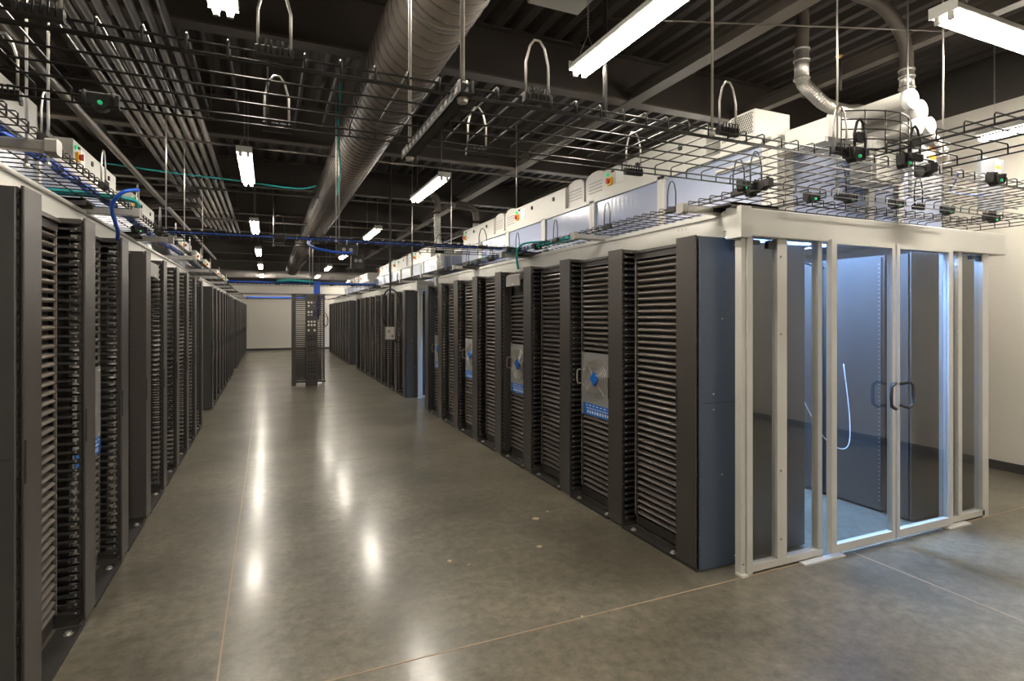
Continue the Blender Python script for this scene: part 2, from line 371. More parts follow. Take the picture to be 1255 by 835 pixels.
    if sign:
        s = MB().bbox(.03, .10, .13, .50, 2.02, 2.08, .01, axis='y').box(.02, .03, .13, .50, 1.95, 2.06)
        o = s.build('cable_entry_cover', 'grey', t); MB().box(.016, .021, .28, .33, 1.962, 1.975).build('white_sticker', 'label', o)
PANEL_ME = None
_m = panel_mb(0); _me = bpy.data.meshes.new('blanking_panel'); _me.from_pydata(_m.v, [], _m.f); _me.materials.append(M['panel']); _me.materials.append(M['deep'])
_me.polygons.foreach_set('use_smooth', _m.sm); _me.polygons.foreach_set('material_index', _m.m); PANEL_ME = _me

def manager_parts(t, first=False, last=False, side='fingers', sm='slate'):
    """vertical cable manager, front door at local x=0, y 0..PW"""
    H = 2.13
    b = MB().bbox(0, .012, .004, PW - .008, .02, H, .003).box(.012, .03, .02, PW - .02, .05, H - .03)
    dr = b.build('manager_door', 'black', t)
    MB().box(-.004, .001, PW - .022, PW - .010, .96, 1.13).build('latch_slot', 'deep', dr)
    s = MB().box(.30, .34, .01, PW - .01, .0, H - .01).box(.02, .34, .005, PW - .005, H - .03, H - .005).box(.03, .34, .02, PW - .02, 0, .03)
    s.box(.34, .965, .02, PW - .02, 0.02, H - .02)
    s.build('manager_spine', 'black', t)
    for y0, y1 in ((.004, .014), (PW - .014, PW - .004)):
        f = MB(); gl = MB()
        for k in range(44):
            z = ZB - .03 + k * UP
            f.box(.018, .30, y0, y1, z, z + .012)
            f.box(.018, .034, y0 - .002, y1 + .002, z - .008, z + .020)
            f.box(.036, .044, y0 - .003, y1 + .003, z + .002, z + .010, 1)
        f.build('cable_finger_comb', ['deep', 'grey'], t)
    if side == 'plain':
        MB().box(.045, .11, -.002, .004, .04, H - .03).build('side_cover', 'black', t)
    if first:
        sp = MB().bbox(.022, .335, -.012, .004, .012, H - .012, .003)
        so = sp.build('side_panel', sm, t)
        MB().box(.038, .335, -.0135, -.011, 1.062, 1.065).build('panel_seam', 'deep', so)
        sc = MB()
        for (x, z) in ((.31, 2.08), (.31, .06), (.13, 1.12), (.13, 1.02), (.20, .6), (.20, 1.6)): sc.cyl((x, -.012, z), (x, -.017, z), .006, 8)
        sc.build('screw', 'galv', so)
        MB().box(.34, .97, .002, .02, .02, H - .02).build('rear_side_panel', 'black', t)
        MB().box(.0, .34, .0, PW, -.0 , .012).build('base_plate', 'black', t)
    if last: MB().box(.04, .97, PW - .012, PW, .02, H - .02).build('side_panel', 'slate', t)
def place(t, row, y, wid):
    if row == 'R': t.location = (XF, y, 0)
    elif row == 'L': t.location = (XL, y + wid, 0); t.rotation_euler = (0, 0, PI)
    else: t.location = (5.585, y + wid, 0); t.rotation_euler = (0, 0, PI)
GRPN = {'R': 'the enclosure row', 'L': 'the opposite row', 'S': 'the hidden row'}
def ordn(i): return ORD[i] if i < 12 else 'last'
cache = {}
def get(key, name, fn):
    if key not in cache:
        t = empty(name); fn(t); cache[key] = t; return t
    return copy_tree(cache[key])
blocks = ['near block', 'middle block', 'far block']
for row in 'RL':
    for g in range(3):
        y0 = Y0 + g * GROUP; n = 8
        if row == 'L' and g == 2: n = 11
        blk = blocks[g]
        for i in range(n):
            yr = y0 + PW + i * PITCH
            fan = (g == 0 and ((row == 'R' and i in (1, 3, 5, 7)) or (row == 'L' and i in (1,))))
            sign = (g == 0 and ((row == 'R' and i == 3) or (row == 'L' and i == 3)))
            opn = ()
            if row == 'L' and g == 0 and i in (3, 5): opn = tuple(range(0, 42)) if i == 3 else tuple(range(5, 38))
            if opn and sign: opn = tuple(range(0, 38))
            if g == 0: key = ('rack', fan, sign, opn)
            else: key = ('far', )
            mode = 'single' if g == 0 else 'stack'
            t = get(key, 'server_rack', lambda t: rack_parts(t, mode, fan, sign, opn, simple=(g > 0)))
            place(t, row, yr, .605)
            ex = ' with fan panel' if fan else (' with open slots' if opn else '')
            if sign: ex += ' and grey cover'
            tag(t, 'black rack%s, %s in %s of %s' % (ex, ordn(i), blk, GRPN[row]) , 'server rack', 'server racks in ' + GRPN[row])
        for i in range(n + 1):
            ym = y0 + i * PITCH
            # in the mirrored row the near side is the local far side, so the ends swap
            fst = (i == 0) if row == 'R' else (i == n); lst = (i == n) if row == 'R' else (i == 0)
            plain = (row == 'R' and g == 0 and i in (4,)) or (row == 'L' and g == 0 and i in (3,))
            if row == 'L': 
                key = ('man', i == 0, i == n, plain, 'L')
                def fn(t, i=i, n=n, plain=plain):
                    manager_parts(t, first=False)
                    if i == 0:
                        so = MB().bbox(.022, .335, PW - .004, PW + .012, .012, 2.118, .003).build('side_panel', 'darkside', t)
                        MB().box(.038, .335, PW + .011, PW + .0135, 1.062, 1.065).build('panel_seam', 'deep', so)
                        MB().box(.34, .97, PW - .02, PW - .002, .02, 2.11).build('rear_side_panel', 'darkside', t)
                    if plain: MB().box(.0, .11, PW - .004, PW + .002, .04, 2.1).build('side_cover', 'black', t)
            else:
                key = ('man', i == 0, i == n, plain, 'R', g == 0 and i == 0)
                def fn(t, i=i, n=n, plain=plain, g=g): manager_parts(t, first=(i == 0), last=(i == n), side='plain' if plain else 'fingers', sm='slate' if g == 0 else 'darkside')  # farther end panels have their shade put into the colour
            t = get(key, 'cable_manager', fn)
            place(t, row, ym, PW)
            if i == 0: lb = 'cable manager post with side panel, starting the %s of %s' % (blk, GRPN[row])
            elif i == n: lb = 'black cable manager post closing the far end of %s, %s' % (blk, GRPN[row])
            else: lb = 'tall cable manager post after the %s rack, %s of %s' % (ordn(i - 1), blk, GRPN[row])
            tag(t, lb, 'cable manager', 'cable manager posts in ' + GRPN[row])
# second row of the enclosure, seen through its glass
def rear_rack(t):
    rack_parts(t, 'stack', simple=True)
    for y0 in (.02, .555):
        m = MB().box(.968, .985, y0, y0 + .03, .05, 2.1)
        for k in range(58): m.box(.984, .987, y0 + .010, y0 + .020, .10 + k * .034, .108 + k * .034, 1)
        m.build('rear_rail', ['black', 'grey'], t)
for i in range(8):
    t = get(('hid',), 'server_rack', rear_rack); place(t, 'S', Y0 + PW + i * PITCH, .605)
    tag(t, 'black server rack back inside the enclosure, %s from the glass doors' % ordn(i), 'server rack', 'server racks behind the enclosure doors')
for i in range(9):
    def fn(t, i=i):
        manager_parts(t)
        if i == 0: MB().box(.0, .97, PW - .004, PW + .008, .012, 2.12).build('side_panel', 'black', t)
    t = get(('hidm', i == 0), 'cable_manager', fn); place(t, 'S', Y0 + i * PITCH, PW)
    tag(t, 'black cable manager post beyond the enclosure, %s from the glass doors' % ordn(i), 'cable manager', 'cable managers behind the enclosure doors')

# ------------------------------------------------------------------ containment enclosures
def enclosure(y0, y1, first, label, mirror=None):
    xa, xb = 2.70, 5.36; yf = y0 - .15
    t = empty('aisle_enclosure', ((xa + xb) / 2, yf, 0))
    ox, oy = t.location.x, t.location.y
    def B(name, m, boxes, parent=t, ch=None):
        mb = MB()
        for q in boxes:
            x0, x1, ya, yb, z0, z1 = q
            mb.bbox(x0 - ox, x1 - ox, ya - oy, yb - oy, z0, z1, .004) if ch else mb.box(x0 - ox, x1 - ox, ya - oy, yb - oy, z0, z1)
        return mb.build(name, m, parent)
    # header with end caps and side fascias
    hd = MB(); e = yf - .03
    hd.bbox(xa - .03 - ox, xb + .19 - ox, e - oy, e + .10 - oy, 2.115, 2.29, .006, axis='x')
    hd.build('header', 'white', t)
    sb = MB(); sb.box(xa - .036 - ox, xa + .05 - ox, e - .004 - oy, e + .12 - oy, 2.105, 2.30).box(xa - .032 - ox, xa + .02 - ox, e + .1 - oy, e + .16 - oy, 2.16, 2.27)
    sb.build('header_end_cap', 'white', t)
    fa = B('fascia', 'white', [(xa, xa + .03, e + .12, y1, 2.13, 2.285), (xa - .012, xa, e + .16, y1, 2.262, 2.285)])
    B('fascia', 'white', [(xb + .13, xb + .16, e + .12, y1, 2.13, 2.285)])
    B('roof_ledge', 'white', [(xa, 3.14, e + .12, y1, 2.285, 2.295)])
    B('roof_ledge', 'white', [(4.96, xb + .16, e + .12, y1, 2.285, 2.295)])
    ho = MB(); y = yf + .5
    while y < y1 - .2:
        for q in (0, .04, .08): ho.cyl((xa - .001 - ox, y + q - oy, 2.23), (xa - .004 - ox, y + q - oy, 2.23), .005, 6)
        y += .8
    ho.build('bolt', 'grey', fa)
    # end frame
    cp = B('corner_post', 'white', [(xa, xa + .035, yf, yf + .05, 0, 2.12), (xa + .04, xa + .085, yf - .01, yf + .05, .0, 2.12), (xa - .02, xa + .03, yf - .03, yf + .03, 0, .012)])
    MB().cyl((xa + .015 - ox, yf - oy, .07), (xa + .015 - ox, yf - .006 - oy, .07), .008, 8).build('screw', 'grey', cp)
    B('corner_post', 'white', [(5.27, 5.35, yf - .01, yf + .05, 0, 2.12)])
    B('mullion', 'white', [(3.00, 3.085, yf - .008, yf + .035, .05, 2.12)])
    m2 = B('mullion', 'white', [(4.945, 4.995, yf - .008, yf + .035, .05, 2.12)])
    sc = MB()
    for x in (3.03, 4.92):
        for z in (.18, .62, 1.5, 2.0): sc.cyl((x - ox, yf - .008 - oy, z), (x - ox, yf - .013 - oy, z), .008, 8)
    sc.build('screw', 'grey', m2)
    B('sill', 'white', [(xa + .08, 3.42, yf - .01, yf + .04, .012, .055)]); B('sill', 'white', [(4.79, 5.30, yf - .01, yf + .04, .012, .055)])
    B('floor_track', 'white', [(3.18, 3.56, yf - .07, yf - .02, 0, .012)]); B('floor_track', 'white', [(4.72, 5.0, yf - .07, yf - .02, 0, .012)])
    B('fixed_glass', 'glass', [(xa + .085, 3.0, yf + .015, yf + .021, .055, 2.11)])
    B('fixed_glass', 'glass', [(3.085, 3.40, yf + .015, yf + .021, .055, 2.11)])
    B('fixed_glass', 'glass', [(4.79, 4.945, yf + .015, yf + .021, .055, 2.11)])
    B('fixed_glass', 'glass', [(4.995, 5.27, yf + .015, yf + .021, .055, 2.11)])
    B('jamb', 'white', [(3.385, 3.425, yf, yf + .05, 0, 2.12)]); B('jamb', 'white', [(4.80, 4.86, yf, yf + .05, 0, 2.12)])
    B('closer_bracket', 'deep', [(2.80, 2.86, yf + .0, yf + .03, 2.07, 2.10), (2.93, 2.985, yf, yf + .03, 2.05, 2.10), (5.14, 5.18, yf, yf + .03, 2.07, 2.10), (5.24, 5.27, yf, yf + .03, 2.06, 2.10)])
    for (a, b, hx, s) in ((3.445, 4.105, 4.015, 1), (4.125, 4.79, 4.19, -1)):
        yd = yf - .055
        st = .05 if s > 0 else .032; sr = .032 if s > 0 else .05
        dr = B('sliding_door', 'white', [(a, a + st, yd, yd + .04, .03, 2.13), (b - sr, b, yd, yd + .04, .03, 2.13), (a + st, b - sr, yd, yd + .04, .03, .085), (a + st, b - sr, yd, yd + .04, 2.10, 2.13)])
        gl = B('door_glass', 'glass', [(a + st, b - sr, yd + .016, yd + .022, .085, 2.09)], dr)
        h = MB(); X = hx - ox; Y = yd - oy
        pts = [(X - .025 * s, Y + .0, 1.03), (X - .025 * s, Y - .045, 1.03), (X - .0 * s, Y - .055, 1.03)]
        loop = [(X + s * .045, Y - .004, .98), (X + s * .015, Y - .05, .965), (X - s * .03, Y - .05, .985), (X - s * .035, Y - .05, 1.05), (X - s * .03, Y - .05, 1.125), (X + s * .015, Y - .05, 1.145), (X + s * .045, Y - .004, 1.13)]
        h.tube([Vector(q) for q in loop], .011, 8)
        h.build('door_handle', 'deep', dr)
    # far end frame
    B('corner_post', 'white', [(xa, xa + .08, y1 + .03, y1 + .08, 0, 2.12)])
    B('header', 'white', [(xa - .03, xb + .16, y1, y1 + .10, 2.115, 2.29)])
    B('fixed_glass', 'glass', [(xa + .08, 5.3, y1 + .05, y1 + .056, .05, 2.11)])
    # raised roof: posts, clear ribbed walls, roof
    X1, X2 = 3.14, 4.96; Z0, Z1 = 2.295, 2.83
    ys = [y0 - .02]
    while ys[-1] + 1.13 < y1: ys.append(ys[-1] + 1.13)
    for X in (X1, X2):
        for y in ys: B('roof_post', 'white', [(X - .02, X + .0, y, y + .045, Z0, Z1), (X - .02, X, y + .05, y + .095, Z0, Z1)])
        B('roof_rail', 'white', [(X - .02, X + .02, y0, y1, Z0 - .01, Z0 + .03), (X - .02, X + .02, y0, y1, Z1 - .03, Z1)])
        B('ribbed_side_sheet', 'poly', [(X + .004, X + .012, y0, y1, Z0 + .03, Z1 - .03)])
    B('roof_post', 'white', [(3.10, 3.17, y0 - .07, y0 - .03, Z0, Z1), (3.18, 3.25, y0 - .07, y0 - .03, Z0, Z1)])
    B('roof_post', 'white', [(4.02, 4.08, y0 - .07, y0 - .03, Z0 - .02, Z1)]); B('roof_post', 'white', [(4.36, 4.42, y0 - .07, y0 - .03, Z0, Z1)])
    B('ribbed_end_sheet', 'poly', [(X1, X2, y0 - .03, y0 - .022, Z0 + .0, Z1 - .0)])
    B('ribbed_end_sheet', 'poly', [(X1, X2, y1 - .03, y1 - .022, Z0 + .0, Z1 - .0)])
    B('roof_sheet', 'white', [(X1 - .02, X2 + .02, y0 - .05, y1, Z1, Z1 + .012)])
    tag(t, label, 'aisle enclosure', 'aisle enclosures over the rack rows')
enclosure(2.77, 9.41, True, 'white framed glass enclosure with double sliding doors closing the nearest rack aisle')
enclosure(2.77 + GROUP, 9.41 + GROUP, False, 'white framed enclosure over the middle block of racks')
enclosure(2.77 + 2 * GROUP, 9.41 + 2 * GROUP, False, 'white framed enclosure over the farthest block of racks')
# enclosure roof over the opposite row
for g in range(3):
    y0 = 2.77 + g * GROUP; y1 = y0 + 6.64 + (2.3 if g == 2 else 0)
    t = empty('rack_top_fascia', (-1.1, y0, 2.13)); ox, oy = -1.1, y0
    MB().box(-1.10 - ox, -1.07 - ox, 0, y1 - oy, 0, .155).box(-1.07 - ox, -1.058 - ox, 0, y1 - oy, .132, .155).build('fascia', 'white', t)
    MB().box(-1.56 - ox, -1.10 - ox, 0, y1 - oy, .15, .162).build('ledge', 'white', t)
    p = MB(); yy = 0
    while yy < y1 - oy: p.box(-1.52 - ox, -1.50 - ox, yy, yy + .05, .16, .72); yy += 1.13
    p.box(-1.53 - ox, -1.50 - ox, 0, y1 - oy, .69, .72)
    p.build('roof_post', 'white', t)
    MB().box(-1.53 - ox, -1.522 - ox, 0, y1 - oy, .16, .70).build('ribbed_side_sheet', 'poly', t)
    MB().box(-3.2 - ox, -1.50 - ox, 0, y1 - oy, .72, .732).build('roof_sheet', 'white', t)
    tag(t, 'white fascia with ribbed sheet above the %s of the opposite row' % blocks[g], 'fascia', 'white fascias of the row opposite the enclosure')

# ------------------------------------------------------------------ roof cooling units
def unit_parts(t, shroud=True):
    L = 1.45; D = .8; z0, z1 = 0, .27
    h = MB().bbox(0, D, -L, 0, z0, z1, .004, axis='y').box(-.004, .0, -L + .003, -L + .006, z0 + .01, z1 - .01)
    hs = h.build('housing', 'white', t)
    MB().cyl((-.001, -.055, .21), (-.014, -.055, .21), .020, 12).build('indicator_lamp', 'green', hs)
    sw = MB().bbox(-.022, 0, -.14, -.06, .095, .175, .012, axis='x').build('rotary_switch', 'yellow', hs)
    MB().cyl((-.022, -.10, .135), (-.04, -.10, .135), .026, 12).box(-.05, -.035, -.107, -.093, .108, .162).build('switch_knob', 'red', sw)
    MB().box(-.003, 0, -.33, -.20, .09, .23).build('data_label', 'grey', hs) if False else MB().box(-.003, 0, -.33, -.20, .09, .23).build('data_label', 'label', hs)
    lt = MB()
    for y in (-.55, -1.15): lt.bbox(-.012, 0, y - .02, y + .02, .165, .21, .005, axis='x')
    lt.bbox(-.012, 0, -.165, -.13, .215, .235, .004, axis='x')
    lt.build('latch', 'deep', hs)
    tr = MB().box(.02, .10, -L, .6, -.05, 0); tr.build('support_rail', 'white', t)
    if shroud:
        for k, yy in enumerate((.04, .46)):
            f = MB(); y0, y1 = yy, yy + .38
            # rounded (barrel) top with open grille end
            P = [(y0, 0), (y1, 0), (y1, .24)] + [(y0 + .19 + .19 * math.cos(a), .24 + .075 * math.sin(a)) for a in [PI * q / 10 for q in range(1, 10)]] + [(y0, .24)]
            f.extr([(.03, a, c) for a, c in P], [(.55, a, c) for a, c in P])
            fs = f.build('fan_shroud', 'white', t)
            s = MB()
            for q in range(4): s.box(.026, .031, y0 + .06, y1 - .06, .09 + q * .035, .10 + q * .035)
            s.build('vent_slot', 'grey', fs)
ci = 0
units = {}
def place_unit(side, y, lab, shroud=True):
    t = get(('unit', shroud), 'roof_cooling_unit', lambda t: unit_parts(t, shroud))
    if side == 'R': t.location = (3.17, y, 2.84)
    else: t.location = (-1.52, y, 2.862); t.rotation_euler = (0, 0, PI)
    tag(t, lab, 'roof cooling unit', 'white cooling units on the enclosure roofs')
for g in range(3):
    for k, y in enumerate((4.88, 7.15, 9.4)):
        place_unit('R', y + g * GROUP - (.0 if g == 0 else .02), 'cream box unit with orange switch, %s, %s, %s from near end' % (blocks[g], GRPN['R'], ORD[k]), shroud=(k < 2))
for g in range(3):
    for k, y in enumerate((3.60, 5.87, 8.12)):
        yy = y + g * GROUP + (.0 if g == 0 else .75)
        place_unit('L', yy, 'cream box unit with orange switch, %s, %s, %s from near end' % (blocks[g], GRPN['L'], ORD[k]), shroud=(k > 0 or g == 0) and False)
# near fan housing with mesh
t = empty('fan_housing', (3.17, 2.95, 2.845)); t.scale = (.55, .52, .9); tag(t, 'cream fan housing with honeycomb mesh cheek at the near end of the enclosure roof', 'fan housing')
P = [(.0, 0), (.64, 0), (.64, .13)] + [(.62 - .02 * 0 - .30 * (1 - math.cos(a)), .13 + .145 * math.sin(a)) for a in [PI / 2 * q / 8 for q in range(1, 9)]] + [(0, .275)]
h = MB().extr([(.0, a, c) for a, c in P], [(.62, a, c) for a, c in P]); h.build('housing', 'white', t)
g_ = MB()
yy = .33
for r_ in range(9):
    for c_ in range(19):
        y = .05 + c_ * .03 + (r_ % 2) * .012; z = .10 + r_ * .019
        if z < .13 + .145 * math.sqrt(max(0, 1 - (max(0, y - .32) / .30) ** 2)) - .012 and y < .60:
            g_.tube([(-.0015, y, z), (-.003, y, z)], .0095, 6, smooth=False)
g_.build('honeycomb_mesh', 'deep', t)
s = MB()
for (y, z) in ((.03, .245), (.03, .05), (.15, .25), (.27, .25), (.27, .08)): s.cyl((-.001, y, z), (-.005, y, z), .006, 6)
s.build('screw', 'grey', t)
t = empty('flat_duct_cover', (3.15, 2.38, 2.72)); tag(t, 'flat cream duct cover with folded edge under the mesh fan housing', 'duct cover')
MB().bbox(0, .30, 0, .30, .0, .125, .006, axis='y').box(.0, .30, -.012, 0, .0, .135).build('cover_body', 'white', t)
MB().box(-.03, 0, -.01, .9, -.03, .0).build('folded_edge', 'white', t)

# four white pipes, bodies darkened as if shaded, caps pale as if lit
for k, (x, z, r, y, lb) in enumerate(((3.84, 3.03, .062, 2.30, 'white capped pipe at the top corner of the four pipe cluster'), (3.985, 2.99, .062, 2.33, 'white capped pipe highest on the wall side of the pipe cluster'),
                      (3.90, 2.86, .048, 2.30, 'smaller white capped pipe lowest in the pipe cluster'), (4.03, 2.885, .050, 2.30, 'smaller white capped pipe beside the flexible duct in the cluster'))):
    t = empty('capped_pipe', (x, y, z)); tag(t, lb, 'pipe', 'white capped pipes over the enclosure')
    MB().cyl((0, 0, 0), (0, 1.35, 0), r, 24).build('pipe_body', 'shaded_white', t)
    c = MB().cyl((0, -.012, 0), (0, .03, 0), r + .004, 24); c.build('end_cap', 'label', t)
t = empty('pipe_rack_plate', (3.66, 2.98, 2.4)); tag(t, 'white slotted upright plate under the capped pipes', 'bracket')
MB().bbox(.0, .075, 0, .05, .0, .62, .004).build('upright', 'white', t)
s = MB()
for k in range(9): s.box(.028, .046, -.0015, .001, .06 + k * .06, .09 + k * .06)
s.build('slot', 'deep', t)
t = empty('pipe_support_box', (3.80, 2.5, 2.55)); tag(t, 'cream box section carrying the four capped pipes', 'housing')
MB().bbox(.0, .30, .0, .19, .0, .27, .01, axis='y').build('box_body', 'white', t)
MB().box(-.01, .31, .03, .06, -.02, .30).build('clamp_band', 'white', t)

for k, (x, z, lb) in enumerate(((4.05, 2.44, 'pale grey board with orange warning stripes above the sliding doors'), (5.15, 2.46, 'pale grey board with orange warning stripes at the wall end of the enclosure'))):
    t = empty('warning_board', (x, 2.56 if k else 2.42, z)); tag(t, lb, 'warning board', 'grey boards with orange stripes')
    MB().bbox(0, .32, 0, .03, 0, .42, .004).build('board', 'bluegrey', t)
    MB().box(.18, .26, -.004, 0, .20, .40).build('paper_label', 'label', t)
    o = MB()
    for q in range(3): o.box(.185, .255, -.006, -.003, .215 + q * .06, .245 + q * .06)
    o.build('orange_stripe', 'orange', t)

# ------------------------------------------------------------------ flexible conduits and rigid pipes
def conduit_flex(path_rigid, path_flex, r, label, coup=None):
    t = empty('flexible_conduit', path_flex[0]); o = Vector(path_flex[0]); tag(t, label, 'conduit', 'thick conduits dropping to the enclosure roof')
    loc = lambda ps: [Vector(p) - o for p in ps]
    if path_rigid: MB().tube(smooth_path(loc(path_rigid)), r * .96, 14).build('painted_pipe', 'conduit', t)
    sp = smooth_path(loc(path_flex), 14); rr = [r * (1.05 if i % 2 else .93) for i in range(len(sp))]
    MB().tube(sp, rr, 14, smooth=False).build('flexible_section', 'galv', t)
    if coup:
        a, b = [Vector(c) - o for c in coup]; d_ = (b - a)
        m = MB().cyl(a, b, r * 1.05, 18)
        for f in (.0, .35, .95): m.cyl(a + d_ * f, a + d_ * f + d_.normalized() * .015, r * 1.2, 18)
        m.build('coupling', 'galv', t)
    return t
conduit_flex([(4.10, 3.4, 4.40), (4.16, 3.4, 4.36), (4.20, 3.4, 4.2), (4.20, 3.4, 4.02), (4.19, 3.4, 3.9)],
             [(4.19, 3.4, 3.66), (4.21, 3.4, 3.61), (4.30, 3.4, 3.56), (4.48, 3.4, 3.475), (4.73, 3.4, 3.455), (4.93, 3.4, 3.48), (5.04, 3.4, 3.44), (5.08, 3.4, 3.33), (5.09, 3.4, 3.26)], .055,
             'painted conduit changing to a silver flexible hose that bends sideways', ((4.19, 3.4, 3.9), (4.19, 3.4, 3.64)))
conduit_flex([(3.9, 3.0, 4.30), (4.26, 3.0, 4.20), (4.55, 3.0, 4.18), (4.74, 3.0, 4.11), (4.89, 3.0, 3.98), (4.945, 3.0, 3.83), (4.95, 3.0, 3.70)],
             [(4.95, 3.0, 3.56), (4.95, 3.0, 3.3), (4.95, 3.0, 2.95)], .052,
             'brown painted conduit arching down behind the capped pipes', ((4.95, 3.0, 3.70), (4.95, 3.0, 3.54)))
conduit_flex(None, [(4.08, 2.42, 2.89), (4.18, 2.42, 2.875), (4.28, 2.42, 2.84), (4.36, 2.42, 2.78)], .045, 'short ribbed silver hose leaving the capped pipes toward the wall', ((4.35, 2.42, 2.79), (4.39, 2.42, 2.70)))
conduit_flex([(3.1, 9.6, 3.62), (3.35, 9.6, 3.60), (3.46, 9.6, 3.5), (3.48, 9.6, 3.35)], [(3.48, 9.6, 3.3), (3.48, 9.6, 3.2), (3.5, 9.6, 3.0)], .06, 'brown conduit with silver hose over the second white box unit')
conduit_flex([(2.45, 9.0, 3.62), (2.52, 9.0, 3.60), (2.58, 9.0, 3.5), (2.58, 9.0, 3.35)], [(2.58, 9.0, 3.3), (2.58, 9.0, 3.0), (2.62, 9.0, 2.6), (2.66, 9.0, 2.4)], .055, 'silver flexible hose dropping beside the long beam')

# bundle of eight conduits above the aisle
for k in range(8):
    x = -1.27 + k * .092; yend = 14.2 + .12 * k
    ps = smooth_path([(x, -6, 3.62), (x, 3, 3.62), (x, 9, 3.62), (x, yend - .4, 3.62), (x, yend - .12, 3.66), (x, yend, 3.78), (x, yend + .03, 4.3)], 5)
    o = MB().tube([p - Vector((x, 0, 3.62)) for p in ps], .030, 10)
    for y in (-3, 0.05, 3.1, 6.15, 9.2, 12.3): o.cyl((0, y - .03, 0), (0, y + .03, 0), .036, 10)
    ob = o.build('ceiling_conduit', 'conduit', loc=(x, 0, 3.62))
    tag(ob, 'dark painted ceiling conduit in the parallel bundle, %s counted from the opposite row side' % ORD[k], 'conduit', 'parallel conduits in the ceiling bundle')
for k, y in enumerate((1.3, 3.8, 6.5, 9.3, 12.0)):
    ob = MB().box(-.45, .45, -.02, .02, .0, .04).cyl((-.42, 0, .0), (-.42, 0, .70), .005, 6).cyl((.42, 0, 0), (.42, 0, .7), .005, 6).build('conduit_hanger', 'conduit', loc=(-.95, y, 3.66))
    tag(ob, 'trapeze hanger bar holding the conduit bundle, %s from the camera' % ORD[k], 'pipe hanger', 'trapeze hangers of the conduit bundle')
# other thin pipes
def pipe(name, pts, r, m, label, cat='pipe', n=10, sm=True, group=None):
    o = Vector(pts[0]); ps = smooth_path(pts, 5) if sm else [Vector(p) for p in pts]
    ob = MB().tube([p - o for p in ps], r, n).build(name, m, loc=tuple(o)); tag(ob, label, cat, group); return ob
pipe('sprinkler_pipe', [(-1.52, -6, 3.42), (-1.52, 9, 3.42), (-1.52, 20, 3.42)], .035, 'conduit', 'brown sprinkler pipe running along above the row opposite the enclosure', sm=False)
pipe('water_pipe', [(XW + .2, 26.2, 3.40), (XE - .2, 26.2, 3.40)], .17, 'grey', 'wide grey pipe crossing the room in front of the far wall', n=20, sm=False)
pipe('branch_pipe', [(-1.0, 10.2, 3.55), (-1.4, 10.1, 3.5), (-2.2, 10.0, 3.5), (-3.2, 10, 3.5)], .055, 'conduit', 'pale elbowed pipe branching from the conduit bundle')
pipe('branch_pipe', [(-1.05, 10.6, 3.45), (-1.5, 10.5, 3.42), (-1.72, 10.5, 3.36), (-1.85, 10.5, 3.2), (-1.86, 10.5, 2.9)], .05, 'conduit', 'pale elbowed pipe turning down to the opposite enclosure roof')
pipe('sprinkler_drop', [(2.08, 3.2, 4.2), (2.08, 3.2, 3.40), (2.08, 3.2, 2.95)], .016, 'wire', 'black sprinkler drop pipe near the mesh fan housing', sm=False)
pipe('sprinkler_line', [(2.08, 3.2, 3.62), (5.6, 2.6, 3.95)], .006, 'conduit', 'thin straight rod slanting under the ceiling deck', sm=False)
pipe('sprinkler_line', [(-1.5, 6.9, 3.5), (1.0, 6.9, 3.5), (6, 6.9, 3.5)], .012, 'conduit', 'thin pipe crossing under the second beam', sm=False)
pipe('sprinkler_line', [(-3, 9.4, 3.5), (6, 9.4, 3.5)], .014, 'conduit', 'thin pipe crossing under the third beam', sm=False)
pipe('sprinkler_line', [(-3, 12.3, 3.5), (6, 12.3, 3.5)], .018, 'conduit', 'thin pipe crossing above the gap between rack blocks', sm=False)
t = empty('sprinkler_pendant', (4.66, 3.4, 3.62)); tag(t, 'dark sprinkler pendant with brass tip beside the flexible hose', 'sprinkler')
MB().cyl((0, 0, 0), (0, 0, .28), .022, 10).build('pendant_body', 'deep', t); MB().cyl((0, 0, .28), (0, 0, .31), .014, 8).cyl((0, 0, .305), (0, 0, .312), .032, 10).build('brass_tip', 'brass', t)

# spiral duct
t = empty('spiral_duct', (.98, 0, 3.62)); R = .259
tag(t, 'large dark spiral air duct running along under the ceiling', 'air duct')
hx = 1.62 + 2.38; 
dm = MB().tube([(0, -6, 0), (0, 10, 0), (0, 25.95, 0)], R, 40); dm.build('duct_body', 'duct', t)
hp = []
n_t = int(31.9 / .125)
for i in range(n_t * 20 + 1):
    a = 2 * PI * i / 20; hp.append((R * math.cos(a), -6 + .125 * i / 20, R * math.sin(a)))
MB().tube(hp, .010, 4).build('spiral_seam', 'ceil', t)
for y in (3.3, 9.5, 15.7): MB().cyl((0, y - .03, 0), (0, y + .03, 0), R + .006, 40).build('joint_band', 'duct', t)
for x, lb in ((.42, 'conduit bundle side'), (1.54, 'enclosure side')):
    t = empty('duct_branch', (x, 14.6, 3.72)); tag(t, 'dark square duct outlet on the spiral duct, ' + lb, 'air outlet', 'square outlets of the spiral duct')
    MB().box(-.36, .36, -.3, .3, -.14, .14).build('outlet_box', 'ceil', t)
    MB().box(-.38, -.35, -.32, .32, -.16, .16).box(.35, .38, -.32, .32, -.16, .16).box(-.36, .36, -.32, -.30, -.16, -.13).build('outlet_frame', 'conduit', t)

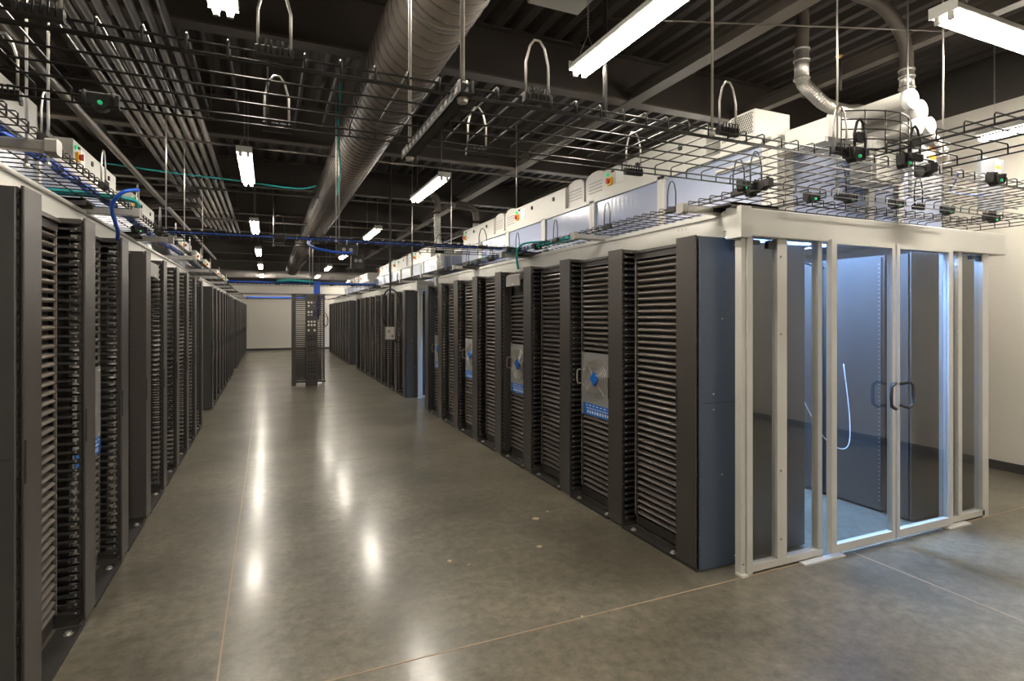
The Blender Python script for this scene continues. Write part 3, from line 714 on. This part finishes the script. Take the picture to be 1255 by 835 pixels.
# ------------------------------------------------------------------ wire mesh cable trays (mesh on top, flanges turned down)
ZT = 2.38; WR = .0035
def tray(a0, a1, b0, b1, z, axis, label, r=WR, step=.1):
    """a = run coordinate, b = across"""
    m = MB(); f = (lambda a, b, z: (a, b, z)) if axis == 'x' else (lambda a, b, z: (b, a, z))
    o = Vector(f(a0, b0, z)); L = lambda a, b, zz: tuple(Vector(f(a, b, zz)) - o)
    n = int(round((a1 - a0) / step)); W = b1 - b0
    for i in range(n + 1):
        a = a0 + i * step
        m.tube([L(a, b0, z - .048), L(a, b0, z - .008), L(a, b0 + .008, z), L(a, b1 - .008, z), L(a, b1, z - .008), L(a, b1, z - .048)], r, 5)
    k = int(round(W / .13)); dw = W / k
    for i in range(1, k): m.tube([L(a0, b0 + i * dw, z - 2 * r), L(a1, b0 + i * dw, z - 2 * r)], r * 1.1, 5)
    for zz in (.019, .046):
        for b, s in ((b0, 1), (b1, -1)): m.tube([L(a0, b + s * 2 * r, z - zz), L(a1, b + s * 2 * r, z - zz)], r * 1.1, 5)
    ob = m.build('wire_cable_tray', 'wire', loc=tuple(o)); tag(ob, label, 'cable tray', 'black wire mesh cable trays'); return ob
tray(-3.2, 4.85, 1.72, 2.31, ZT, 'x', 'wire mesh cable tray crossing overhead from the opposite row to above the glass doors')
tray(-.9, 1.66, 2.50, 3.02, ZT + .004, 'y', 'wire mesh cable tray coming from behind the camera to meet the crossing tray')
tray(2.34, 27.0, 2.56, 3.09, ZT, 'y', 'wire mesh cable tray running along on top of the row that ends at the enclosure')
tray(2.34, 27.4, -1.44, -.85, ZT, 'y', 'wire mesh cable tray running along on top of the row opposite the enclosure')
tray(2.34, 9.5, 4.98, 5.50, ZT + .006, 'y', 'wire mesh cable tray over the hidden row behind the enclosure')
for (y, lb) in ((5.6, 'first crossing tray beyond the big one, carrying a blue cable'), (14.0, 'tray crossing directly over the lone open rack'), (20.4, 'dark tray crossing high before the far wall'), (26.2, 'last tray crossing in front of the far wall')):
    tray(-.84, 2.55, y, y + .58, ZT, 'x', 'wire mesh ' + lb, r=.0035 if y > 10 else WR)
# lower short tray on top of the enclosure corner
tray(3.05, 4.65, 2.40, 2.68, 2.335, 'x', 'short narrow wire tray lying on the enclosure header', step=.1)

# wire loop guides
def loop_parts(t, h=.19, w_=.085):
    p_ = [(-w_ / 2, 0, 0), (-w_ / 2, 0, h * .55), (-w_ * .32, 0, h * .86), (-w_ * .12, 0, h * .98), (w_ * .12, 0, h * .98), (w_ * .32, 0, h * .86), (w_ / 2, 0, h * .55), (w_ / 2, 0, 0)]
    MB().tube(p_, .0042, 7).build('wire_loop', 'galv' if t.get('bright') else 'wire', t)
    c = MB().bbox(-.05, .05, -.012, .014, -.028, .004, .004, axis='x')
    for q in (-.03, 0, .03): c.tube([(q - .008, -.014, -.02), (q - .008, -.016, .016), (q + .008, -.016, .016), (q + .008, -.014, -.02)], .0035, 5)
    c.build('clip_base', 'deep', t)
bright = None
def loop_parts_b(t):
    t['bright'] = 1; loop_parts(t)
def put_loop(x, y, z, rz, lab, b=True):
    t = get(('loop', b), 'wire_loop_guide', loop_parts_b if b else loop_parts)
    t.location = (x, y, z); t.rotation_euler = (0, 0, rz); tag(t, lab, 'cable guide', 'wire loop guides on the trays')
for k, (x, y) in enumerate(((-.51, 1.71), (.018, 1.71), (.84, 1.71), (1.69, 1.71), (2.35, 1.71))):
    put_loop(x, y, ZT - .01, 0, 'steel loop guide on the near edge of the crossing tray, %s from the opposite row' % ORD[k])
for k, (x, y) in enumerate(((-.79, 2.32), (.032, 2.32), (.845, 2.32), (1.675, 2.32), (2.5, 2.32), (3.2, 2.32), (3.95, 2.32))):
    put_loop(x, y, ZT - .03, 0, 'wire loop guide on the far edge of the crossing tray, %s from the opposite row' % ORD[k], b=k < 4)
for k, y in enumerate((2.9, 3.8, 4.7, 5.6, 6.5, 7.6, 8.8, 10.2, 12, 14)):
    put_loop(-.845, y, ZT - .02, PI / 2, 'wire loop guide on the tray of the opposite row, %s from the camera' % ORD[k])
for k, y in enumerate((2.5, 3.1, 3.9, 4.8, 5.7, 6.5, 7.4, 8.4, 10.0, 12)):
    put_loop(2.555, y, ZT - .02, PI / 2, 'wire loop guide on the tray over the enclosure row, %s from the camera' % ORD[k], b=False)
for k, (x, y) in enumerate(((0.1, 5.59), (1.5, 5.59), (2.1, 5.59), (0.2, 13.99), (1.4, 13.99), (1.9, 13.99), (0.5, 6.19), (1.8, 6.19))):
    put_loop(x, y, ZT - .02, 0, 'wire loop guide on a crossing tray farther down the aisle, %s of eight' % ORD[k], b=False)

# splice clamps with green tabs
def clamp_parts(t):
    m = MB().bbox(-.055, .055, -.018, .018, -.024, .024, .006, axis='x').cyl((.0, -.02, -.01), (.0, .025, -.01), .026, 10)
    for q in (-.04, .04): m.tube([(q, -.02, -.02), (q, -.026, .02), (q, .02, .03)], .006, 5)
    c = m.build('clamp_body', 'deep', t); MB().cyl((.004, -.018, -.014), (.004, -.029, -.014), .007, 10).build('green_button', 'green', c)  # button given a faint glow though it is no lamp
def put_clamp(x, y, z, rz, lab, s=1):
    t = get(('clamp',), 'tray_splice_clamp', clamp_parts); t.location = (x, y, z); t.rotation_euler = (0, 0, rz); t.scale = (s, s, s)
    tag(t, lab, 'tray clamp', 'black splice clamps on the trays')
CL = [(2.43, 1.70, 0, 'under the curved mesh guard'), (2.75, 1.68, .3, 'beside the curved mesh guard'), (2.52, 2.29, PI / 2, 'where the crossing tray meets the enclosure row tray'), (2.44, 2.36, .5, 'at the inner corner of the enclosure row tray'),
      (3.07, 2.42, 0, 'on the header corner of the enclosure'), (2.60, 2.44, 1.2, 'low at the start of the enclosure row tray'), (3.02, 1.74, 1.2, 'where the tray from behind the camera ends'), (3.30, 2.34, 0, 'above the first fixed glass pane'), (3.75, 2.34, 0, 'above the sliding doors'),
      (4.30, 2.34, 0, 'above the door nearest the side wall'), (4.84, 2.36, .9, 'at the wall end of the crossing tray'), (4.98, 2.40, 0, 'on the wall side header end'), (3.55, 1.70, 0, 'on the near edge beside the hanging lamp'), (-.92, 2.33, .4, 'where the crossing tray meets the opposite row tray'), (-.52, 2.30, 0, 'on the crossing tray close to the opposite row'),
      (-1.0, 5.62, .5, 'where the second crossing tray meets the opposite row'), (2.45, 5.66, .5, 'where the second crossing tray meets the enclosure row'), (2.58, 6.1, 1.4, 'just beyond the second crossing tray'), (2.6, 7.1, 1.5, 'over the fifth rack of the enclosure row'), (2.45, 13.98, .5, 'on the third crossing tray at the middle block')]
for q, (x, y) in enumerate(((2.60, 5.3), (2.66, 5.9), (2.9, 6.3), (2.62, 6.7), (2.7, 7.6), (2.62, 8.2), (2.95, 8.9), (2.6, 9.5), (2.8, 10.4), (2.6, 11.3))): CL.append((x, y, .3 + q, 'on the enclosure row tray, %s beyond the teal cables' % ORD[q]))
for x, y, rz, wh in CL: put_clamp(x, y, ZT - .03, rz, 'black splice clamp with green button ' + wh, 1.0)

# curved vertical mesh guard
t = MB(); X0, X1g = 2.40, 2.86
for z in (0, .045, .09, .135, .175):
    t.tube([(X0 + (X1g - X0) * q / 10, 1.74 - .09 * math.sin(PI * q / 10 * .9), ZT + z) for q in range(11)], .0032, 5)
for q in range(0, 11, 2): t.tube([(X0 + (X1g - X0) * q / 10, 1.74 - .09 * math.sin(PI * q / 10 * .9), ZT - .02), (X0 + (X1g - X0) * q / 10, 1.74 - .09 * math.sin(PI * q / 10 * .9), ZT + .18)], .0032, 5)
g1 = t.build('curved_mesh_guard', 'wire'); tag(g1, 'curved wire mesh guard standing where two trays join above the enclosure corner', 'mesh guard')
for k, (x, y) in enumerate(((2.47, 1.70), (2.80, 1.66))):
    t = empty('teardrop_cable_guide', (x, y, ZT)); tag(t, 'thick black teardrop guide %s the curved mesh guard' % ('inside' if k == 0 else 'at the wall side of'), 'cable guide')
    MB().tube([(-.035, 0, 0), (-.04, 0, .06), (-.02, 0, .12), (0, 0, .135), (.02, 0, .12), (.04, 0, .06), (.035, 0, 0)], .0065, 6).build('wire_loop', 'deep', t)
    MB().bbox(-.03, .03, -.005, .01, .03, .075, .01, axis='y').bbox(-.045, .045, -.012, .012, -.03, .005, .004, axis='x').build('clip_base', 'deep', t)

# square support arms with white caps
def arm_parts(t):
    MB().bbox(.03, .66, -.024, .024, -.022, .022, .006, axis='x').build('square_tube', 'galv', t)
    MB().bbox(0, .04, -.033, .033, -.031, .031, .008, axis='x').build('end_cap', 'shaded_white', t)
for k, y in enumerate((2.80, 4.15, 5.75, 7.5, 9.3, 10.95, 12.9, 14.6, 16.4, 19.1, 20.9, 22.7)):
    t = get(('arm',), 'support_arm', arm_parts); t.location = (2.37, y, ZT - .085 + .0); tag(t, 'square steel tray support arm with white cap on the enclosure row, %s from the camera' % ORD[k], 'support arm', 'capped support arms under the trays')
for k, y in enumerate((2.80, 4.37, 5.80, 7.53, 9.58, 11.2, 12.9, 14.6, 16.4, 19.1, 20.9, 22.7)):
    t = get(('arm',), 'support_arm', arm_parts); t.location = (-.77, y, ZT - .085); t.rotation_euler = (0, 0, PI); tag(t, 'square steel tray support arm with white cap on the opposite row, %s from the camera' % ORD[k], 'support arm', 'capped support arms under the trays')
# dark tray shelves beside the arms
for k, (x0, x1, y, lb) in enumerate(((2.62, 3.02, 2.62, 'at the header end'), (2.55, 2.95, 5.55, 'with the teal cables'), (-1.5, -1.0, 4.10, 'under the teal cables over the opposite row'), (2.5, 2.9, 7.3, 'above the sixth rack'), (-1.5, -1.0, 5.6, 'on the opposite row below the second crossing tray'))):
    t = MB().box(0, x1 - x0, 0, .16, 0, .012).box(0, x1 - x0, 0, .006, -.025, .012).box(0, x1 - x0, .154, .16, -.025, .012).build('tray_floor_plate', 'black', loc=(x0, y, ZT - .02 - .05))
    tag(t, 'black sheet plate under the wire tray ' + lb, 'tray plate', 'black plates under the trays')

# hanger channel and threaded rods
t = empty('strut_channel', (.56, 1.62, 2.30)); tag(t, 'black slotted strut channel under the crossing tray, hung on two rods', 'strut channel')
MB().box(-.022, .022, 0, .82, 0, .004).box(-.022, -.018, 0, .82, 0, .042).box(.018, .022, 0, .82, 0, .042).build('channel_body', 'deep', t)
s = MB()
for k in range(14): s.box(-.0235, -.0215, .03 + k * .056, .055 + k * .056, .012, .03)
s.build('slot', 'galv', t)
s = MB()
for y in (.05, .76): s.cyl((0, y, -.012), (0, y, 0), .016, 6); s.cyl((0, y, .042), (0, y, .056), .016, 6); s.cyl((0, y, -.002), (0, y, .0), .02, 10)
s.build('nut', 'galv', t)
def rod(x, y, zb, r, lab, zt=4.40):
    o = MB().cyl((0, 0, 0), (0, 0, zt - zb), r, 8); o.cyl((0, 0, -.004), (0, 0, .012), r * 2.2, 6)
    tag(o.build('hanger_rod', 'galv', loc=(x, y, zb)), lab, 'hanger rod', 'steel hanger rods')
rod(.56, 1.67, 2.29, .0075, 'thick bright rod at the near end of the strut channel')
rod(.56, 2.38, 2.29, .0075, 'thick bright rod at the far end of the strut channel')
rod(1.60, 1.70, 2.33, .0050, 'slim rod holding the crossing tray before the mesh fan housing')
rod(3.00, 2.20, 2.34, .0050, 'slim rod in front of the flexible hose')
rod(4.00, 2.20, 2.34, .0050, 'slim rod between the capped pipes and the crosswise lamp')
rod(4.55, 2.75, 2.95, .0060, 'grey rod with orange tip behind the capped pipes')
rod(.60, 5.58, 2.33, .0065, 'rod pair member nearest the camera at the second crossing tray')
rod(.70, 6.22, 2.33, .0065, 'rod pair member farther away at the second crossing tray')
rod(.90, 13.9, 2.33, .011, 'near rod of the pair above the lone open rack')
rod(1.02, 14.65, 2.33, .011, 'far rod of the pair above the lone open rack')
rod(.10, 11.2, 2.9, .010, 'rod beside the spiral duct end with a dark fitting')
rod(2.3, 9.6, 2.33, .010, 'rod between the second and third ceiling lights')
rod(2.6, 8.3, 2.33, .007, 'rod over the last rack of the nearest block')
rod(3.3, 7.4, 3.12, .007, 'rod rising from the second white box unit')
rod(-.95, 3.3, 2.33, .006, 'rod dropping to the opposite row tray near the first box unit')
rod(-1.05, 3.36, 2.33, .006, 'twin rod dropping to the opposite row tray near the first box unit')
rod(-.9, 6.3, 2.33, .006, 'rod at the second crossing tray on the opposite row side')
rod(-.9, 7.6, 2.33, .006, 'rod beyond the second crossing tray on the opposite row side')
rod(-.9, 9.6, 2.33, .007, 'rod at the far end of the nearest opposite block')

# ------------------------------------------------------------------ cables
def cable(name, pts, r, m, lab, n=6, k=6, cat='cable', group='data cables'):
    return pipe(name, pts, r, m, lab, cat, n=n, group=group)
# blue bundle on the opposite tray: one continuous braid of cables
ba = []
for k in range(6):
    a = 2 * PI * k / 6; pts = []
    y = 2.36; i = 0
    while y < 10.6:
        w_ = a + .9 * math.sin(i * .7); rr = .015 + .004 * math.sin(i * 1.3)
        pts.append((-1.02 + rr * math.cos(w_) + .012 * math.sin(y * 1.7), y, ZT + .022 + rr * math.sin(w_))); y += .09; i += 1
    ba.append(pts)
m = MB()
for pts in ba: m.tube([Vector(p) - Vector((-1.02, 2.36, ZT)) for p in pts], .0085, 6)
bb = m.build('blue_cable_bundle', 'blue', loc=(-1.02, 2.36, ZT)); tag(bb, 'blue data cable bundle lying along the tray of the opposite row', 'cable bundle', 'data cables')
tt = MB(); y = .2
while y < 8: tt.cyl((.012 * math.sin((y + 2.36) * 1.7), y, .022), (.012 * math.sin((y + 2.36) * 1.7), y + .012, .022), .026, 10); y += .28
tt.build('cable_tie', 'deep', bb)
cable('blue_cable', [(-.85, 6.05, ZT + .014), (0, 6.0, ZT + .013), (1.2, 6.05, ZT + .014), (2.5, 6.0, ZT + .014)], .014, 'blue', 'blue cable lying along the second crossing tray')
cable('blue_cable', [(.60, 5.95, ZT + .03), (.42, 5.9, ZT - .0), (.36, 5.75, ZT - .06), (.42, 5.55, ZT - .13), (.62, 5.45, ZT - .17), (.74, 5.5, ZT - .16)], .013, 'blue', 'blue cable loop hanging off the second crossing tray')
cable('blue_cable', [(-.85, 14.3, ZT + .02), (.5, 14.3, ZT + .02), (1.2, 14.3, ZT + .02), (2.5, 14.3, ZT + .02)], .030, 'blue', 'blue cable run lying along the tray over the lone open rack')
cable('blue_cable', [(-.85, 26.5, ZT + .03), (1, 26.5, ZT + .03), (2.4, 26.5, ZT + .03)], .04, 'blue', 'blue cable run on the last tray before the far wall')
cable('blue_cable', [(-.72, 4.05, ZT + .01), (-.80, 4.02, ZT - .02), (-.87, 4.1, ZT - .10), (-.88, 4.3, ZT - .22), (-.93, 4.5, ZT - .28), (-1.0, 4.9, ZT - .24)], .012, 'blue', 'blue cable drooping in front of the third opposite rack')
cable('blue_cable', [(2.8, 6.0, ZT + .01), (2.78, 7, ZT + .012), (2.8, 9, ZT + .01)], .022, 'blue', 'blue cable run on the tray of the enclosure row')
cable('blue_cable', [(3.6, 1.9, ZT + .05), (3.75, 2.0, ZT + .03), (3.9, 2.1, ZT + .012), (4.2, 2.12, ZT + .02), (4.35, 2.15, ZT + .04)], .005, 'blue', 'thin blue cable strewn on the tray above the glass doors')
for k in range(3): cable('teal_cable', [(-1.5, 4.32 + .05 * k, ZT + .012), (-1.2, 4.33 + .05 * k, ZT + .02), (-.9, 4.36 + .04 * k, ZT + .013), (-.80, 4.40 + .04 * k, ZT - .005), (-.84, 4.55, ZT - .05 - .02 * k)], .012, 'teal', 'teal cable beside the second capped arm on the opposite row, %s of three' % ORD[k])
cable('teal_cable', [(2.52, 5.6, ZT - .25), (2.50, 5.6, ZT - .12), (2.50, 5.55, ZT - .02), (2.55, 5.45, ZT + .02), (2.75, 5.3, ZT + .03)], .012, 'teal', 'teal cable dropping from the tray into the fourth rack')
cable('teal_cable', [(2.60, 5.5, ZT - .02), (2.58, 5.1, ZT - .03), (2.62, 4.75, ZT - .02), (2.75, 4.6, ZT + .012)], .014, 'teal', 'thick teal cable sagging along the enclosure row fascia')
cable('teal_cable', [(2.75, 5.7, ZT + .012), (2.85, 5.2, ZT + .02), (2.9, 4.6, ZT + .013)], .014, 'teal', 'teal cable lying in the enclosure row tray')
cable('teal_cable', [(2.75, 7.9, ZT + .012), (2.70, 7.2, ZT + .02), (2.72, 6.6, ZT + .013)], .016, 'teal', 'teal cable lying over the sixth rack')
cable('teal_cable', [(.2, 14.15, ZT + .05), (.5, 14.1, ZT + .07), (.8, 14.15, ZT + .06), (1.0, 14.2, ZT + .04)], .035, 'teal', 'teal cable coil on the tray over the lone open rack')
cable('teal_cable', [(-2.2, 8.2, 3.5), (-1.2, 8.2, 3.43), (-.4, 8.2, 3.40), (.35, 8.2, 3.36), (.62, 8.2, 3.42)], .009, 'teal', 'long teal cable swagged across under the conduit bundle')
cable('teal_cable', [(.72, 6.22, 4.1), (.70, 6.2, 3.8), (.69, 6.2, 3.5), (.71, 6.22, 3.2), (.68, 6.2, 2.9)], .010, 'teal', 'teal cable climbing the rods beside the spiral duct')
m = MB()
for k in range(10):
    x = 1.0 + k * .014; m.tube(smooth_path([(x, 14.3, ZT + .03), (x + .01, 13.98, ZT + .04), (x, 13.93, ZT - .1), (x + .01 * math.sin(k), 13.93, 2.0), (x - .02 + .004 * k, 13.94, 1.8 - .04 * (k % 4)), (x, 13.97, 1.62 - .05 * (k % 3))], 5), .010, 5)
tag(m.build('blue_cable_drop', 'blue'), 'blue cable bundle dropping from the tray into the lone open rack', 'cable bundle', 'data cables')
# black hanging power cord with junction box
t = empty('hanging_power_cord', (1.80, 9.0, 1.3)); tag(t, 'black power cord hung from the ceiling with a steel outlet box on its loop', 'power cord')
MB().tube(smooth_path([(.0, 0, 3.1), (.0, 0, 1.6), (.0, 0, 1.1), (.0, 0, .75), (-.02, 0, .3), (0, .02, .1)], 6), .016, 8).build('vertical_cord', 'deep', t)
MB().tube(smooth_path([(-.01, .03, .06), (-.11, .03, .30), (-.10, .03, .62), (.0, .03, .74), (.13, .03, .66), (.19, .03, .40), (.17, .03, .0), (.13, .03, -.12), (.05, .03, -.02)], 6), .014, 8).build('coiled_cord', 'deep', t)
bx = MB().bbox(-.08, .07, -.04, .03, -.06, .14, .01).build('outlet_box', 'galv', t)
MB().cyl((-.03, -.045, .07), (-.03, -.04, .07), .025, 12).cyl((.03, -.045, -.01), (.03, -.04, -.01), .025, 12).build('outlet', 'grey', bx)

# thin wires inside the enclosure
t = MB().tube(smooth_path([(4.58, 3.3, 1.2), (4.52, 3.2, .72), (4.40, 3.15, .52), (4.2, 3.2, .62), (4.0, 3.3, 1.05)], 8), .004, 5)
tag(t.build('loose_white_wire', 'label'), 'thin white wire drooping inside the enclosure behind the glass doors', 'cable')
t = MB().tube(smooth_path([(3.4, 2.95, 2.26), (3.7, 3.1, 2.12), (4.1, 3.3, 2.06), (4.6, 3.5, 2.05)], 8), .008, 6)
tag(t.build('loose_black_cable', 'deep'), 'dark cable slung below the enclosure roof behind the door tops', 'cable')

# dark junction boxes by second crossing tray
for (x, y, z, sx, sz, lb) in ((.62, 5.70, 2.22, .20, .10, 'flat dark box under the second crossing tray'), (.78, 5.85, 2.10, .13, .16, 'square dark box hanging below the second crossing tray')):
    t = empty('junction_box', (x, y, z)); tag(t, lb, 'junction box')
    MB().cyl((sx / 2, .05, sz), (sx / 2, .05, 2.37 - z), .006, 6).build('hanger', 'galv', t); MB().bbox(0, sx, 0, .1, 0, sz, .006).build('box_body', 'deep', t)
    MB().cyl((sx / 3, -.004, sz / 2), (sx / 3, 0, sz / 2), .018, 10).cyl((sx * 2 / 3, -.004, sz / 2), (sx * 2 / 3, 0, sz / 2), .018, 10).build('knockout', 'grey', t)

# ------------------------------------------------------------------ lone open rack in the aisle
t = empty('open_frame_rack', (.52, 13.7, 0)); tag(t, 'lone open frame rack with finger cable managers standing free in the aisle', 'open rack')
H = 2.12
m = MB()
for x in (.03, .25): m.box(x, x + .02, 0, .05, 0.02, H).box(x, x + .02, .25, .30, .02, H)
MB().box(-.01, .07, -.02, .35, .01, H).build('side_channel', 'black', t)
for (xa_, xb_) in ((.07, .30), (.52, .66)):
    for ya_ in (.02, .28):
        f = MB()
        for k in range(44): f.box(xa_, xb_, ya_, ya_ + .012, .095 + k * .0455, .119 + k * .0455)
        f.build('finger_comb', 'black', t)
# perforated front plate: columns of square holes made from strips
pl = MB(); x0, x1 = .28, .54; xs = [x0 + .045, x0 + .085, x0 + .11, x0 + .15, x0 + .175, x0 + .215]
pl.box(x0, xs[0], -.03, -.022, .0, H).box(xs[5], x1, -.03, -.022, .0, H).box(xs[1], xs[2], -.03, -.022, .0, H).box(xs[3], xs[4], -.03, -.022, 0, H)
rows = [.15, .30, .375, .45, .53, .68, .80, .88, 1.04, 1.12, 1.26, 1.38, 1.46, 1.60, 1.68, 1.82, 1.90, 2.00]
prev = 0.0
for z in rows:
    pl.box(xs[0], xs[5], -.0295, -.0225, prev, z); prev = z + .045
pl.box(xs[0], xs[5], -.0295, -.0225, prev, H)
for z in (.15, .68, 1.26, 1.82, 2.0): pl.box(xs[2] - .001, xs[3] + .001, -.0292, -.0228, z - .01, z + .06)
pl.box(x0, x0 + .008, -.03, .04, 0, H).box(x1 - .008, x1, -.03, .04, 0, H)
pl.build('perforated_plate', 'black', t)
MB().box(.68, .70, 0, .03, .02, H).box(.68, .70, .27, .30, .02, H).box(.60, .62, .0, .02, .1, H - .05).build('wire_door_frame', 'black', t)
MB().box(-.01, .72, -.02, .35, H - .03, H).box(-.01, .30, 0, .3, .08, .11).box(.52, .72, 0, .3, .08, .11).build('cross_rail', 'black', t)
for za_, zb_ in ((.05, 1.25), (1.5, 1.62), (1.95, 2.1)): MB().box(.30, .52, .10, .11, za_, zb_).build('dark_hole_backing', 'deep', t)  # black sheets added behind the plate to darken most of its holes
b = MB()
for (x, y) in ((.02, .0), (.02, .3), (.68, .0), (.68, .3)): b.cyl((x, y, 0), (x, y, .07), .018, 8); b.cyl((x, y, 0), (x, y, .012), .035, 10)
b.build('levelling_foot', 'galv', t)
MB().tube([(.71 + .05 * math.sin(2 * PI * k / 16), -.02, 1.52 + .16 * math.cos(2 * PI * k / 16)) for k in range(16)], .008, 6, closed=True).tube([(.73 + .05 * math.sin(2 * PI * k / 16), -.02, 1.50 + .12 * math.cos(2 * PI * k / 16)) for k in range(16)], .006, 6, closed=True).build('hanging_cable_coil', 'deep', t)

# white panel at the top of the view
t = empty('ceiling_panel_box', (1.80, 3.0, 3.75)); tag(t, 'white rectangular panel box under the ceiling beside the nearest lamp', 'panel box')
MB().bbox(-.18, .22, -.5, .45, 0, .05, .008, axis='y').build('panel_body', 'white', t)
